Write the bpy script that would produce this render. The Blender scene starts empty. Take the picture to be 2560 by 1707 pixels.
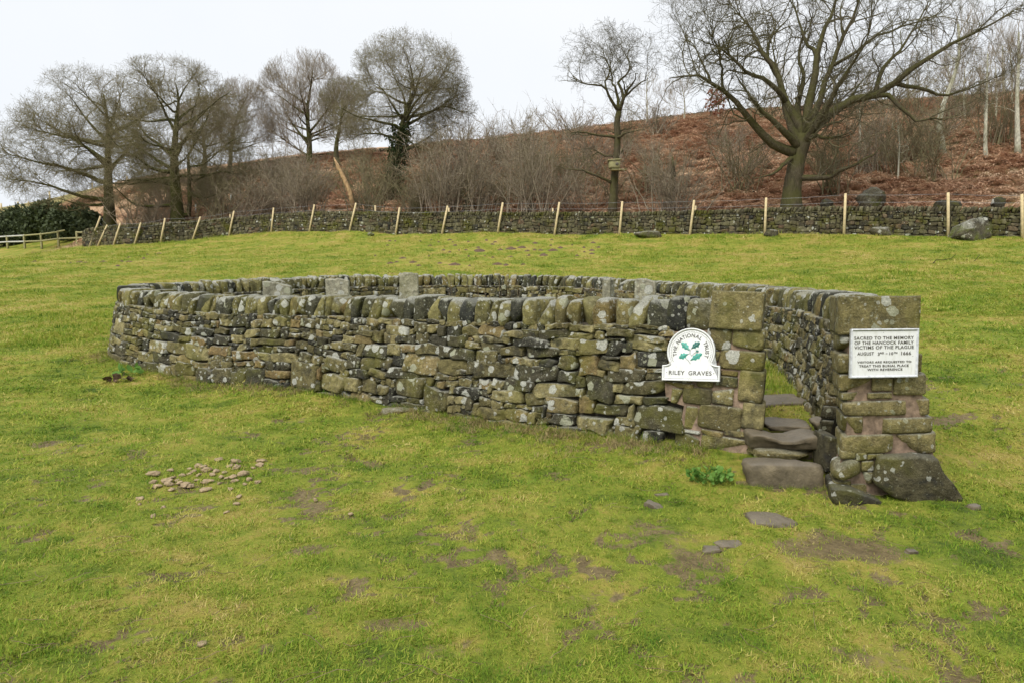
import bpy, math, random
import numpy as np
from mathutils import Vector

# ------------------------------------------------------------------ camera, sky, sun, exposure
R = math.radians
scene = bpy.context.scene
CAMZ = 1.7
PITCH = math.atan(193.5 / 1707.0)
cam_d = bpy.data.cameras.new('camera'); cam = bpy.data.objects.new('camera', cam_d)
scene.collection.objects.link(cam)
cam.location = (0, 0, CAMZ); cam.rotation_euler = (R(90) - PITCH, 0, 0)
cam_d.lens = 24.0; cam_d.sensor_width = 36.0; cam_d.clip_end = 3000; cam_d.clip_start = 0.05
scene.camera = cam

SUN_EL, SUN_AZ = 52, 215          # soft light from behind the photographer, a little from the left
world = bpy.data.worlds.new('World'); scene.world = world; world.use_nodes = True
wn = world.node_tree; wn.nodes.clear()
sky = wn.nodes.new('ShaderNodeTexSky'); sky.sky_type = 'NISHITA'; sky.sun_disc = False
sky.sun_elevation = R(SUN_EL); sky.sun_rotation = R(SUN_AZ); sky.air_density = 1.0; sky.dust_density = 4.0
cl = wn.nodes.new('ShaderNodeTexNoise'); cl.inputs['Scale'].default_value = 1.6; cl.inputs['Detail'].default_value = 5
crp = wn.nodes.new('ShaderNodeValToRGB')
crp.color_ramp.elements[0].position = .3; crp.color_ramp.elements[0].color = (3.85, 4.05, 4.3, 1)
crp.color_ramp.elements[1].position = .7; crp.color_ramp.elements[1].color = (4.3, 4.38, 4.48, 1)
mx = wn.nodes.new('ShaderNodeMix'); mx.data_type = 'RGBA'; mx.inputs[0].default_value = 0.97
bg = wn.nodes.new('ShaderNodeBackground'); bg.inputs[1].default_value = 0.1
wo = wn.nodes.new('ShaderNodeOutputWorld')
wn.links.new(cl.outputs[0], crp.inputs[0])
wn.links.new(sky.outputs[0], mx.inputs[6]); wn.links.new(crp.outputs[0], mx.inputs[7])
wn.links.new(mx.outputs[2], bg.inputs[0]); wn.links.new(bg.outputs[0], wo.inputs[0])

sun_d = bpy.data.lights.new('sun', 'SUN'); sun = bpy.data.objects.new('sun', sun_d)
scene.collection.objects.link(sun)
sun_d.energy = 1.5; sun_d.angle = R(35); sun_d.color = (1.0, 0.96, 0.9)
sun.rotation_euler = (R(90 - SUN_EL), 0, R(180 - SUN_AZ))
scene.view_settings.view_transform = 'Standard'; scene.view_settings.look = 'None'
scene.view_settings.exposure = 1.2; scene.view_settings.gamma = 1.0; scene.view_settings.use_curve_mapping = False
scene.cycles.use_adaptive_sampling = True; scene.cycles.adaptive_threshold = .02
scene.cycles.max_bounces = 4; scene.cycles.diffuse_bounces = 2; scene.cycles.transparent_max_bounces = 4

# ------------------------------------------------------------------ small maths
rng = np.random.default_rng(11)
def unproj(u, v, y):
    cp, sp = math.cos(PITCH), math.sin(PITCH)
    xc = (u - 1280) / 1707.0; yc = (853.5 - v) / 1707.0
    d = np.array([xc, cp + yc * sp, -sp + yc * cp])
    return np.array([0, 0, CAMZ]) + d * (y / d[1])
def raydir(u, v):
    cp, sp = math.cos(PITCH), math.sin(PITCH)
    xc = (u - 1280) / 1707.0; yc = (853.5 - v) / 1707.0
    return np.array([xc, cp + yc * sp, -sp + yc * cp])
def proj(P):
    P = np.asarray(P, float); cp, sp = math.cos(PITCH), math.sin(PITCH)
    q = P - np.array([0, 0, CAMZ])
    zf = q[..., 1] * cp - q[..., 2] * sp; yu = q[..., 1] * sp + q[..., 2] * cp
    return 1280 + 1707 * q[..., 0] / zf, 853.5 - 1707 * yu / zf
def hash2(xi, yi, seed):
    h = (xi.astype(np.int64) * 374761393 + yi.astype(np.int64) * 668265263 + seed * 974634777) & 0xffffffff
    h = ((h ^ (h >> 13)) * 1274126177) & 0xffffffff
    return ((h ^ (h >> 16)) & 0xffffff) / float(0xffffff)
def vnoise(x, y, seed=0):
    x = np.asarray(x, float); y = np.asarray(y, float)
    xi = np.floor(x); yi = np.floor(y); fx = x - xi; fy = y - yi
    fx = fx * fx * (3 - 2 * fx); fy = fy * fy * (3 - 2 * fy)
    a = hash2(xi, yi, seed); b = hash2(xi + 1, yi, seed); c = hash2(xi, yi + 1, seed); d = hash2(xi + 1, yi + 1, seed)
    return (a * (1 - fx) + b * fx) * (1 - fy) + (c * (1 - fx) + d * fx) * fy
def fbm(x, y, seed=0, oct=4):
    s = 0; a = .5; t = 0
    for i in range(oct):
        s = s + a * vnoise(x * 2 ** i, y * 2 ** i, seed + i * 17); t += a; a *= .5
    return s / t
def smooth(a, b, x):
    t = np.clip((x - a) / (b - a), 0, 1); return t * t * (3 - 2 * t)

# ------------------------------------------------------------------ object helpers
col = scene.collection
def mesh_np(name, V, quads=None, tris=None, smooth_sh=True):
    me = bpy.data.meshes.new(name)
    V = np.asarray(V, np.float32).reshape(-1, 3)
    q = np.asarray(quads, np.int32).reshape(-1, 4) if quads is not None and len(quads) else np.zeros((0, 4), np.int32)
    t = np.asarray(tris, np.int32).reshape(-1, 3) if tris is not None and len(tris) else np.zeros((0, 3), np.int32)
    me.vertices.add(len(V)); me.vertices.foreach_set('co', V.ravel())
    nl = q.size + t.size
    me.loops.add(nl); me.loops.foreach_set('vertex_index', np.concatenate([q.ravel(), t.ravel()]))
    me.polygons.add(len(q) + len(t))
    me.polygons.foreach_set('loop_start', np.concatenate([np.arange(len(q)) * 4, q.size + np.arange(len(t)) * 3]).astype(np.int32))
    me.update(calc_edges=True)
    if smooth_sh: me.polygons.foreach_set('use_smooth', np.ones(len(me.polygons), bool))
    return me
def add(name, me, mat=None, parent=None):
    o = bpy.data.objects.new(name, me); col.objects.link(o)
    if mat is not None and me is not None and len(me.materials) == 0: me.materials.append(mat)
    if parent is not None: o.parent = parent
    return o
def tag(o, label, cat=None, group=None, kind=None):
    o['label'] = label
    if cat: o['category'] = cat
    if group: o['group'] = group
    if kind: o['kind'] = kind
    return o
def thing(name, label, cat, group=None, loc=None):
    o = bpy.data.objects.new(name, None); col.objects.link(o); o.empty_display_size = .1
    if loc is not None: o.location = [float(a) for a in loc]
    return tag(o, label, cat, group)
def tint(me, c):
    a = me.attributes.new('tint', 'FLOAT_COLOR', 'POINT')
    n = len(me.vertices); c = np.asarray(c, np.float32)
    if c.ndim == 1: c = np.tile(c, (n, 1))
    if c.shape[1] == 3: c = np.concatenate([c, np.ones((n, 1), np.float32)], 1)
    a.data.foreach_set('color', c.astype(np.float32).ravel())
class Bag:      # collects pieces for one joined mesh
    def __init__(s): s.V = []; s.Q = []; s.T = []; s.C = []; s.n = 0
    def put(s, V, Q=None, T=None, c=(0, 0, 0)):
        V = np.asarray(V, float).reshape(-1, 3); s.V.append(V)
        if Q is not None and len(Q): s.Q.append(np.asarray(Q, int).reshape(-1, 4) + s.n)
        if T is not None and len(T): s.T.append(np.asarray(T, int).reshape(-1, 3) + s.n)
        c = np.asarray(c, float); s.C.append(np.tile(c, (len(V), 1)) if c.ndim == 1 else c); s.n += len(V)
    def mesh(s, name, smooth_sh=True, col_attr=True):
        me = mesh_np(name, np.concatenate(s.V), np.concatenate(s.Q) if s.Q else None, np.concatenate(s.T) if s.T else None, smooth_sh)
        if col_attr: tint(me, np.concatenate(s.C))
        return me

_cube = {}
def cube_grid(n):
    if n in _cube: return _cube[n]
    idx = {}; V = []; Q = []
    def vid(p):
        k = tuple(int(round(c)) for c in p)
        if k not in idx: idx[k] = len(V); V.append([2 * c / n - 1 for c in k])
        return idx[k]
    for ax in range(3):
        a, b = (ax + 1) % 3, (ax + 2) % 3
        for side in (0, n):
            for i in range(n):
                for j in range(n):
                    c = []
                    for (di, dj) in ((0, 0), (1, 0), (1, 1), (0, 1)):
                        p = [0, 0, 0]; p[ax] = side; p[a] = i + di; p[b] = j + dj; c.append(vid(p))
                    Q.append(c if side else c[::-1])
    _cube[n] = (np.array(V, float), np.array(Q, int)); return _cube[n]
def lump(P, r, amp, freq):       # sum of random waves: smooth lumps and dents
    out = np.zeros(len(P))
    for i in range(5):
        k = r.normal(size=3) * freq * (1 + .6 * i); out += np.sin(P @ k + r.uniform(0, 6.3)) / (1 + .6 * i)
    return out * amp
def rock(size, seed, k=6.0, n=4, amp=.05, freq=2.5, facet=0.0):
    """rounded, dented block; size = full extents"""
    r = np.random.default_rng(seed); V, Q = cube_grid(n)
    q = np.sin(V * 1.45) / math.sin(1.45)
    nn = (np.abs(q) ** k).sum(1) ** (1 / k); mxn = np.abs(q).max(1)
    P = q / nn[:, None] * 1.0 if k < 20 else q
    for i in range(int(facet)):   # chop planes for broken faces
        d = r.normal(size=3); d /= np.linalg.norm(d); h = r.uniform(.72, .98)
        e = P @ d - h; P = P - np.outer(np.maximum(e, 0), d)
    P = P * (1 + lump(P, r, amp, freq))[:, None]
    return P * (np.asarray(size, float) / 2), Q
def rot_z(V, a):
    c, s = math.cos(a), math.sin(a); M = np.array([[c, -s, 0], [s, c, 0], [0, 0, 1]]); return V @ M.T
def rot_x(V, a):
    c, s = math.cos(a), math.sin(a); M = np.array([[1, 0, 0], [0, c, -s], [0, s, c]]); return V @ M.T
def rot_y(V, a):
    c, s = math.cos(a), math.sin(a); M = np.array([[c, 0, s], [0, 1, 0], [-s, 0, c]]); return V @ M.T
def ring_frames(P):
    T = np.gradient(P, axis=0); T /= np.linalg.norm(T, axis=1)[:, None] + 1e-9
    ref = np.where(np.abs(T[:, 2:3]) > .9, np.array([[1., 0, 0]]), np.array([[0, 0, 1.]]))
    A = np.cross(T, ref); A /= np.linalg.norm(A, axis=1)[:, None] + 1e-9
    return T, A, np.cross(T, A)
def tube(P, rad, k=6, cap=True):
    P = np.asarray(P, float); rad = np.broadcast_to(np.asarray(rad, float), (len(P),))
    T = np.gradient(P, axis=0); T /= np.linalg.norm(T, axis=1)[:, None] + 1e-9
    a = np.array([1., 0, 0]) if abs(T[0][0]) < .8 else np.array([0, 1., 0])
    V = []
    for i in range(len(P)):
        a = a - T[i] * (a @ T[i]); a /= np.linalg.norm(a) + 1e-9; b = np.cross(T[i], a)
        th = np.arange(k) / k * 2 * math.pi
        V.append(P[i] + rad[i] * (np.outer(np.cos(th), a) + np.outer(np.sin(th), b)))
    V = np.concatenate(V); Q = []
    for i in range(len(P) - 1):
        for j in range(k):
            Q.append([i * k + j, i * k + (j + 1) % k, (i + 1) * k + (j + 1) % k, (i + 1) * k + j])
    Tt = []
    if cap:
        c0, c1 = len(V), len(V) + 1; V = np.concatenate([V, [P[0], P[-1]]]); m = (len(P) - 1) * k
        for j in range(k):
            Tt.append([c0, (j + 1) % k, j]); Tt.append([c1, m + j, m + (j + 1) % k])
    return V, np.array(Q), np.array(Tt) if Tt else None
def prisms(P0, P1, r0, r1, k=3):      # many thin tapering twigs at once
    N = len(P0); d = P1 - P0; L = np.linalg.norm(d, axis=1)[:, None] + 1e-9; d = d / L
    ref = np.where(np.abs(d[:, 2:3]) > .8, np.array([[1., 0, 0]]), np.array([[0, 0, 1.]]))
    a = np.cross(d, ref); a /= np.linalg.norm(a, axis=1)[:, None] + 1e-9; b = np.cross(d, a)
    th = np.arange(k) / k * 2 * math.pi
    off = np.cos(th)[None, :, None] * a[:, None, :] + np.sin(th)[None, :, None] * b[:, None, :]
    r0 = np.broadcast_to(r0, (N,)); r1 = np.broadcast_to(r1, (N,))
    A = P0[:, None, :] + off * r0[:, None, None]; B = P1[:, None, :] + off * r1[:, None, None]
    V = np.concatenate([A, B], 1).reshape(-1, 3); base = (np.arange(N) * 2 * k)[:, None, None]
    j = np.arange(k); q = np.stack([j, (j + 1) % k, k + (j + 1) % k, k + j], 1)[None]
    return V, (base + q).reshape(-1, 4)
# ------------------------------------------------------------------ materials
class NT:
    def __init__(s, name):
        s.m = bpy.data.materials.new(name); s.m.use_nodes = True; s.t = s.m.node_tree; s.t.nodes.clear()
        s.out = s.n('ShaderNodeOutputMaterial')
    def n(s, ty, **kw):
        x = s.t.nodes.new(ty)
        for k, v in kw.items():
            if k.startswith('i_'):
                key = k[2:]; key = int(key) if key.isdigit() else key.replace('_', ' ')
                s.put(x.inputs[key], v)
            else: setattr(x, k, v)
        return x
    def put(s, sock, v):
        if hasattr(v, 'is_output') or isinstance(v, bpy.types.NodeSocket): s.t.links.new(v, sock)
        elif hasattr(v, 'outputs'): s.t.links.new(v.outputs[0], sock)
        else: sock.default_value = v
    def noise(s, vec, scale, detail=4, rough=.55):
        return s.n('ShaderNodeTexNoise', i_Vector=vec, i_Scale=scale, i_Detail=detail, i_Roughness=rough).outputs[0]
    def mix(s, f, a, b, blend='MIX'):
        x = s.n('ShaderNodeMix', data_type='RGBA', blend_type=blend)
        s.put(x.inputs[0], f); s.put(x.inputs[6], a if not isinstance(a, tuple) else (*a, 1)[:4]); s.put(x.inputs[7], b if not isinstance(b, tuple) else (*b, 1)[:4])
        return x.outputs[2]
    def mr(s, v, a, b, c=0., d=1., sm=False):
        x = s.n('ShaderNodeMapRange', interpolation_type='SMOOTHSTEP' if sm else 'LINEAR', clamp=True)
        s.put(x.inputs[0], v); s.put(x.inputs[1], a); s.put(x.inputs[2], b); s.put(x.inputs[3], c); s.put(x.inputs[4], d)
        return x.outputs[0]
    def math(s, op, a, b=0., c=None):
        x = s.n('ShaderNodeMath', operation=op); s.put(x.inputs[0], a); s.put(x.inputs[1], b)
        if c is not None: s.put(x.inputs[2], c)
        return x.outputs[0]
    def ramp(s, f, stops):
        x = s.n('ShaderNodeValToRGB'); e = x.color_ramp.elements
        while len(e) < len(stops): e.new(.5)
        for i, (p, c) in enumerate(stops): e[i].position = p; e[i].color = (*c, 1)
        s.put(x.inputs[0], f); return x.outputs[0]
    def vmath(s, op, a, b=None, sc=None):
        x = s.n('ShaderNodeVectorMath', operation=op); s.put(x.inputs[0], a)
        if b is not None: s.put(x.inputs[1], b)
        if sc is not None: s.put(x.inputs['Scale'], sc)
        return x.outputs[0]
    def pos(s): return s.n('ShaderNodeNewGeometry').outputs['Position']
    def normal_z(s):
        x = s.n('ShaderNodeSeparateXYZ'); s.put(x.inputs[0], s.n('ShaderNodeNewGeometry').outputs['Normal']); return x.outputs[2]
    def bump(s, h, strength=.5, dist=.02):
        return s.n('ShaderNodeBump', i_Height=h, i_Strength=strength, i_Distance=dist).outputs[0]
    def bsdf(s, color, rough=.9, normal=None, metal=0., spec=.3, transl=None):
        b = s.n('ShaderNodeBsdfPrincipled'); s.put(b.inputs['Base Color'], color if not isinstance(color, tuple) else (*color, 1)[:4])
        s.put(b.inputs['Roughness'], rough); s.put(b.inputs['Metallic'], metal); s.put(b.inputs['Specular IOR Level'], spec)
        if normal is not None: s.put(b.inputs['Normal'], normal)
        sh = b.outputs[0]
        if transl:
            tr = s.n('ShaderNodeBsdfTranslucent'); s.put(tr.inputs[0], color if not isinstance(color, tuple) else (*color, 1)[:4])
            mm = s.n('ShaderNodeMixShader'); s.put(mm.inputs[0], transl); s.put(mm.inputs[1], sh); s.put(mm.inputs[2], tr.outputs[0]); sh = mm.outputs[0]
        s.put(s.out.inputs[0], sh); return s.m

def stone_mat(name, stops, moss=.25, lichen=1.0, stain=.7, toplich=.8, mosscol=(.15, .15, .016), sc=1.0, gain=1.0):
    t = NT(name); p = t.pos()
    at = t.n('ShaderNodeAttribute', attribute_name='tint'); sep = t.n('ShaderNodeSeparateColor'); t.put(sep.inputs[0], at.outputs['Color'])
    r, g, b = sep.outputs[0], sep.outputs[1], sep.outputs[2]
    shift = t.vmath('SCALE', at.outputs['Color'], sc=37.0); p2 = t.vmath('ADD', p, shift)
    n1 = t.noise(p2, 13 * sc, 8, .68); n2 = t.noise(p2, 4.0 * sc, 4, .6); n3 = t.noise(p, 2.2 * sc, 5, .6); n4 = t.noise(p2, 70 * sc, 4, .7)
    c = t.ramp(r, stops)
    c = t.mix(1.0, c, t.ramp(n1, [(.28, (.38 * gain,) * 3), (.5, (1.0 * gain,) * 3), (.72, (1.75 * gain,) * 3)]), 'MULTIPLY')
    c = t.mix(1.0, c, t.ramp(n4, [(.3, (.72,) * 3), (.7, (1.3,) * 3)]), 'MULTIPLY')
    c = t.mix(t.math('MULTIPLY', t.mr(n2, .5, .66, 0, 1, True), t.math('MULTIPLY', g, stain)), c, (.028, .028, .027))
    c = t.mix(t.math('MULTIPLY', t.mr(n3, .47, .68, 0, 1, True), moss), c, mosscol)
    # lichen: sharp-edged pale discs of different size, some with a darker middle, and fine specks
    dist = t.vmath('ADD', p2, t.vmath('SCALE', t.n('ShaderNodeTexNoise', i_Vector=p2, i_Scale=22.0 * sc, i_Detail=3.0).outputs[1], sc=.045 / sc))
    def spots(scale, dens, rad, soft):
        v = t.n('ShaderNodeTexVoronoi', i_Vector=dist, i_Scale=scale * sc); s2 = t.n('ShaderNodeSeparateColor'); t.put(s2.inputs[0], v.outputs['Color'])
        keep = t.math('GREATER_THAN', t.math('MULTIPLY', b, dens), s2.outputs[0])
        rr = t.math('MULTIPLY', s2.outputs[1], rad)
        m = t.math('LESS_THAN', t.math('SUBTRACT', v.outputs['Distance'], rr), soft)
        return t.math('MULTIPLY', keep, m), s2.outputs[2]
    m1, h1 = spots(7, .5 * lichen, .5, .0); m2, h2 = spots(18, .5 * lichen, .42, .02); m3, h3 = spots(55, .55 * lichen, .38, .04)
    lc = t.ramp(n4, [(.3, (.3, .31, .26)), (.62, (.62, .62, .55))])
    lg = t.mix(.5, lc, (.28, .29, .12))
    c = t.mix(t.math('MULTIPLY', m3, .3), c, lg)
    c = t.mix(t.math('MULTIPLY', m2, .6), c, t.mix(t.math('GREATER_THAN', h2, .6), lc, lg))
    c = t.mix(t.math('MULTIPLY', m1, .82), c, t.mix(t.math('GREATER_THAN', h1, .72), lc, lg))
    up = t.mr(t.math('ADD', t.normal_z(), t.math('MULTIPLY', n1, .9)), .85, 1.35, 0, 1, True)
    c = t.mix(t.math('MULTIPLY', up, t.math('MULTIPLY', b, toplich)), c, t.ramp(n4, [(.3, (.16, .16, .13)), (.65, (.44, .44, .37))]))
    h = t.math('ADD', t.math('MULTIPLY', n1, .8), t.math('MULTIPLY', n4, .4)); h = t.math('ADD', h, t.math('MULTIPLY', m1, .05))
    return t.bsdf(c, .92, t.bump(h, 1.0, .05 / sc), spec=.2)
GRIT = [(0., (.034, .033, .027)), (.22, (.062, .055, .032)), (.45, (.105, .09, .04)), (.62, (.15, .128, .055)), (.8, (.205, .178, .085)), (1., (.15, .105, .045))]
M_STONE = stone_mat('lichened_gritstone', GRIT, moss=.42, lichen=2.0, stain=.9, gain=1.28)
M_COPE = stone_mat('coping_gritstone', [(0., (.026, .028, .027)), (.3, (.07, .066, .036)), (.55, (.135, .12, .045)), (.8, (.19, .17, .068)), (1., (.14, .105, .04))], moss=.3, lichen=2.1, toplich=1.5, gain=1.2)
M_PIER = stone_mat('dressed_gritstone', [(0., (.045, .042, .03)), (.4, (.15, .125, .052)), (.7, (.22, .19, .085)), (1., (.16, .12, .05))], moss=.45, lichen=1.6, stain=1.05, gain=1.1)
M_FAR = stone_mat('mossy_fieldstone', [(0., (.05, .05, .04)), (.35, (.13, .11, .06)), (.6, (.17, .155, .08)), (.85, (.22, .2, .12)), (1., (.17, .11, .065))], moss=.9, lichen=.5, toplich=.15, mosscol=(.085, .085, .012), sc=.6, gain=.66)
M_BOULDER = stone_mat('grey_boulder', [(0., (.07, .062, .04)), (1., (.15, .132, .085))], moss=.8, lichen=.7, mosscol=(.1, .12, .015), sc=.7)
M_HEAD = stone_mat('headstone_stone', [(0., (.24, .23, .16)), (1., (.36, .34, .25))], moss=.3, lichen=1.2, stain=.5, toplich=1.)
def plain(name, c, rough=.9, nscale=20., amp=(.7, 1.3), bump=.4, bd=.01, spec=.3):
    t = NT(name); n = t.noise(t.pos(), nscale, 6, .65)
    return t.bsdf(t.mix(1.0, c, t.ramp(n, [(.3, (amp[0],) * 3), (.7, (amp[1],) * 3)]), 'MULTIPLY'), rough, t.bump(n, bump, bd), spec=spec)
M_CORE = plain('packed_rubble', (.045, .038, .026), nscale=30)
M_MORTAR = plain('pink_lime_mortar', (.26, .185, .13), nscale=14, amp=(.35, 1.3), bump=.7, bd=.02)
M_STEP = None
def step_mat():
    t = NT('worn_wet_step'); p = t.pos(); n = t.noise(p, 9, 6, .6); n2 = t.noise(p, 60, 3, .6)
    c = t.ramp(n, [(.3, (.06, .048, .027)), (.55, (.125, .1, .06)), (.75, (.215, .175, .11))])
    up = t.mr(t.normal_z(), .5, .95, 0, 1, True)
    c = t.mix(t.math('MULTIPLY', up, .55), c, (.16, .138, .105))
    return t.bsdf(c, t.mr(up, 0, 1, .75, .42), t.bump(t.math('ADD', n, t.math('MULTIPLY', n2, .45)), .7, .02), spec=.45)
M_STEP = step_mat()
M_CLOD = plain('dried_clay', (.33, .25, .15), nscale=45, amp=(.6, 1.35), bump=.8, bd=.012)
M_MOLE = plain('dark_mole_earth', (.115, .075, .048), nscale=35, amp=(.55, 1.5), bump=.9, bd=.03)
M_POST = plain('pale_new_timber', (.58, .47, .27), nscale=9, amp=(.75, 1.15), bump=.2)
M_RAIL = plain('weathered_rail', (.3, .28, .14), nscale=8, amp=(.7, 1.2), bump=.3)
M_RAILW = plain('silvered_rail', (.5, .5, .45), nscale=8, amp=(.75, 1.15), bump=.3)
M_WIRE = plain('grey_wire', (.3, .31, .33), rough=.6)
def enamel():
    t = NT('weathered_white_enamel'); p = t.pos(); n = t.noise(t.vmath('MULTIPLY', p, (9, 9, 1.2)), 4, 5, .6); n2 = t.noise(p, 30, 4, .6)
    c = t.mix(t.math('MULTIPLY', t.mr(n, .48, .75, 0, 1, True), .4), (.74, .75, .75), (.45, .46, .38)); c = t.mix(t.math('MULTIPLY', t.mr(n2, .6, .75, 0, 1, True), .3), c, (.4, .39, .34))
    return t.bsdf(c, .5, t.bump(n2, .12, .004), spec=.45)
M_WHITE = enamel()
M_RIM = plain('aluminium_rim', (.66, .68, .72), rough=.4, nscale=30, amp=(.6, 1.2), bump=.15, bd=.003, spec=.5)
M_INK = plain('dull_black_lettering', (.09, .085, .07), rough=.6, nscale=60, amp=(.5, 1.6))
M_LEAF = plain('enamel_green', (.05, .30, .24), rough=.4, nscale=90, amp=(.6, 1.6), spec=.5)
M_LEAFD = plain('enamel_dark_green', (.02, .13, .11), rough=.4, nscale=90, amp=(.6, 1.6), spec=.5)
M_STEM = plain('enamel_grey_stem', (.3, .33, .3), rough=.5)
M_BRASS = plain('rusty_screw', (.12, .07, .05), rough=.6)
def bark(name, base, moss, mossamt, sc=6., low=None):
    t = NT(name); p = t.pos(); n = t.noise(t.vmath('MULTIPLY', p, (1, 1, .35)), sc * 2, 6, .65); n2 = t.noise(p, 1.1, 4, .6)
    c = t.mix(1.0, base, t.ramp(n, [(.3, (.55,) * 3), (.7, (1.55,) * 3)]), 'MULTIPLY')
    f = t.math('MULTIPLY', t.mr(t.math('ADD', t.math('MULTIPLY', t.normal_z(), .25), n2), .38, .68, 0, 1, True), mossamt)
    c = t.mix(f, c, moss)
    return t.bsdf(c, .95, t.bump(n, .8, .04), spec=.15)
M_BARK_OAK = bark('oak_bark', (.075, .062, .04), (.075, .078, .018), .6)
M_TWIG_OAK = bark('oak_twig', (.12, .102, .072), (.11, .112, .045), .5)
M_BARK_DARK = bark('mossy_dark_bark', (.065, .056, .034), (.075, .085, .015), .75)
M_TWIG_BR = bark('brown_twig', (.2, .165, .11), (.16, .155, .06), .6)
M_TWIG_GR = bark('pale_grey_twig', (.27, .22, .165), (.16, .15, .08), .4)
M_BIRCH = bark('pale_birch_bark', (.42, .41, .33), (.17, .17, .07), .5)
M_SNAG = plain('bare_broken_wood', (.46, .3, .16), nscale=7, amp=(.5, 1.3))
def leafy(name, a, b, rough=.7, transl=.25, loc=False, c3=None):
    t = NT(name); oi = t.n('ShaderNodeObjectInfo')
    if loc:
        p = oi.outputs['Location']; f = t.math('ADD', t.math('MULTIPLY_ADD', t.noise(p, .22, 4, .65), 1.3, -.3), t.math('MULTIPLY', oi.outputs['Random'], .42))
    else: f = t.noise(t.pos(), 3., 3, .6)
    st = [(.35, a), (.68, b)] + ([(.9, c3)] if c3 else [])
    return t.bsdf(t.ramp(f, st), rough, spec=.25, transl=transl)
M_GORSE = leafy('dark_gorse', (.042, .058, .026), (.1, .125, .055), transl=.1)
M_IVY = leafy('ivy_leaf', (.02, .035, .01), (.05, .07, .02), transl=.1)
M_BRACKEN = leafy('dead_bracken', (.33, .175, .1), (.55, .35, .22), loc=True, c3=(.66, .52, .36))
M_STRAWG = leafy('straw_grass', (.16, .13, .05), (.34, .27, .12), loc=True)
M_HERB = leafy('fresh_herb', (.08, .19, .03), (.17, .31, .06))
M_DRY = leafy('dry_stalk', (.2, .14, .08), (.34, .26, .15))
M_OAKLEAF = leafy('russet_leaf', (.2, .07, .04), (.3, .13, .08))

# turf colour: the same patches of green, straw and moss on the soil sheet and on the blades
def turf_nodes(t, p):
    a = t.noise(p, .8, 5, .65); b = t.noise(p, 4.5, 4, .65); d = t.noise(p, .16, 3, .5)
    y = t.n('ShaderNodeSeparateXYZ'); t.put(y.inputs[0], p)
    far = t.mr(y.outputs[1], 9., 22., 0, 1, True)          # longer straw-coloured pasture beyond the enclosure
    f = t.math('ADD', t.math('MULTIPLY', a, .6), t.math('MULTIPLY', b, .4)); f = t.math('MULTIPLY_ADD', f, 1.8, -.41); f = t.math('ADD', f, t.math('MULTIPLY', far, .05))
    return f, d, far
def grass_mat():
    t = NT('turf_blades'); oi = t.n('ShaderNodeObjectInfo'); f, d, far = turf_nodes(t, oi.outputs['Location'])
    f = t.math('ADD', f, t.math('MULTIPLY_ADD', oi.outputs['Random'], .46, -.23))
    c = t.ramp(f, [(.2, (.08, .165, .015)), (.36, (.17, .27, .023)), (.52, (.265, .335, .036)), (.68, (.4, .38, .078)), (.88, (.56, .46, .19))])
    return t.bsdf(c, .75, spec=.2, transl=.3)
M_GRASS = grass_mat()
M_GRASSG = leafy('lush_grass', (.08, .15, .012), (.2, .28, .025), loc=True, c3=(.36, .33, .1), transl=.3)
def ground_mat():
    t = NT('pasture'); p = t.pos(); f, d, far = turf_nodes(t, p)
    fine = t.noise(p, 26, 6, .7); fine2 = t.noise(t.vmath('MULTIPLY', p, (1, .5, 1)), 7, 5, .65)
    g = t.math('ADD', f, t.math('MULTIPLY_ADD', fine, .3, -.15)); g = t.math('ADD', g, t.math('MULTIPLY_ADD', fine2, .25, -.125))
    c = t.ramp(g, [(.24, (.07, .105, .012)), (.38, (.15, .195, .018)), (.52, (.225, .245, .03)), (.66, (.31, .255, .055)), (.88, (.39, .295, .11))])
    at = t.n('ShaderNodeAttribute', attribute_name='mud'); sep = t.n('ShaderNodeSeparateColor'); t.put(sep.inputs[0], at.outputs['Color'])
    mudc = t.ramp(t.math('ADD', t.math('MULTIPLY', fine, .6), t.math('MULTIPLY', fine2, .4)), [(.3, (.08, .057, .025)), (.5, (.175, .132, .06)), (.72, (.28, .22, .105))])
    m = t.mr(t.math('ADD', sep.outputs[0], t.math('MULTIPLY_ADD', fine, .7, -.35)), .35, .6, 0, 1, True)
    c = t.mix(m, c, mudc)
    bank = t.ramp(t.math('ADD', t.math('MULTIPLY', fine2, .5), t.math('MULTIPLY', b_ := t.noise(p, .35, 5, .6), .5)), [(.34, (.17, .16, .055)), (.44, (.32, .2, .115)), (.58, (.44, .29, .175)), (.75, (.5, .38, .24))])
    c = t.mix(sep.outputs[1], c, bank)
    straw = t.ramp(fine2, [(.35, (.2, .17, .06)), (.65, (.34, .29, .13))])
    c = t.mix(sep.outputs[2], c, straw)
    h = t.math('ADD', fine, t.math('MULTIPLY', fine2, 1.3))
    return t.bsdf(c, t.mr(m, 0, 1, .92, .62), t.bump(h, .8, .05), spec=.25)
M_GROUND = ground_mat()
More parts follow.
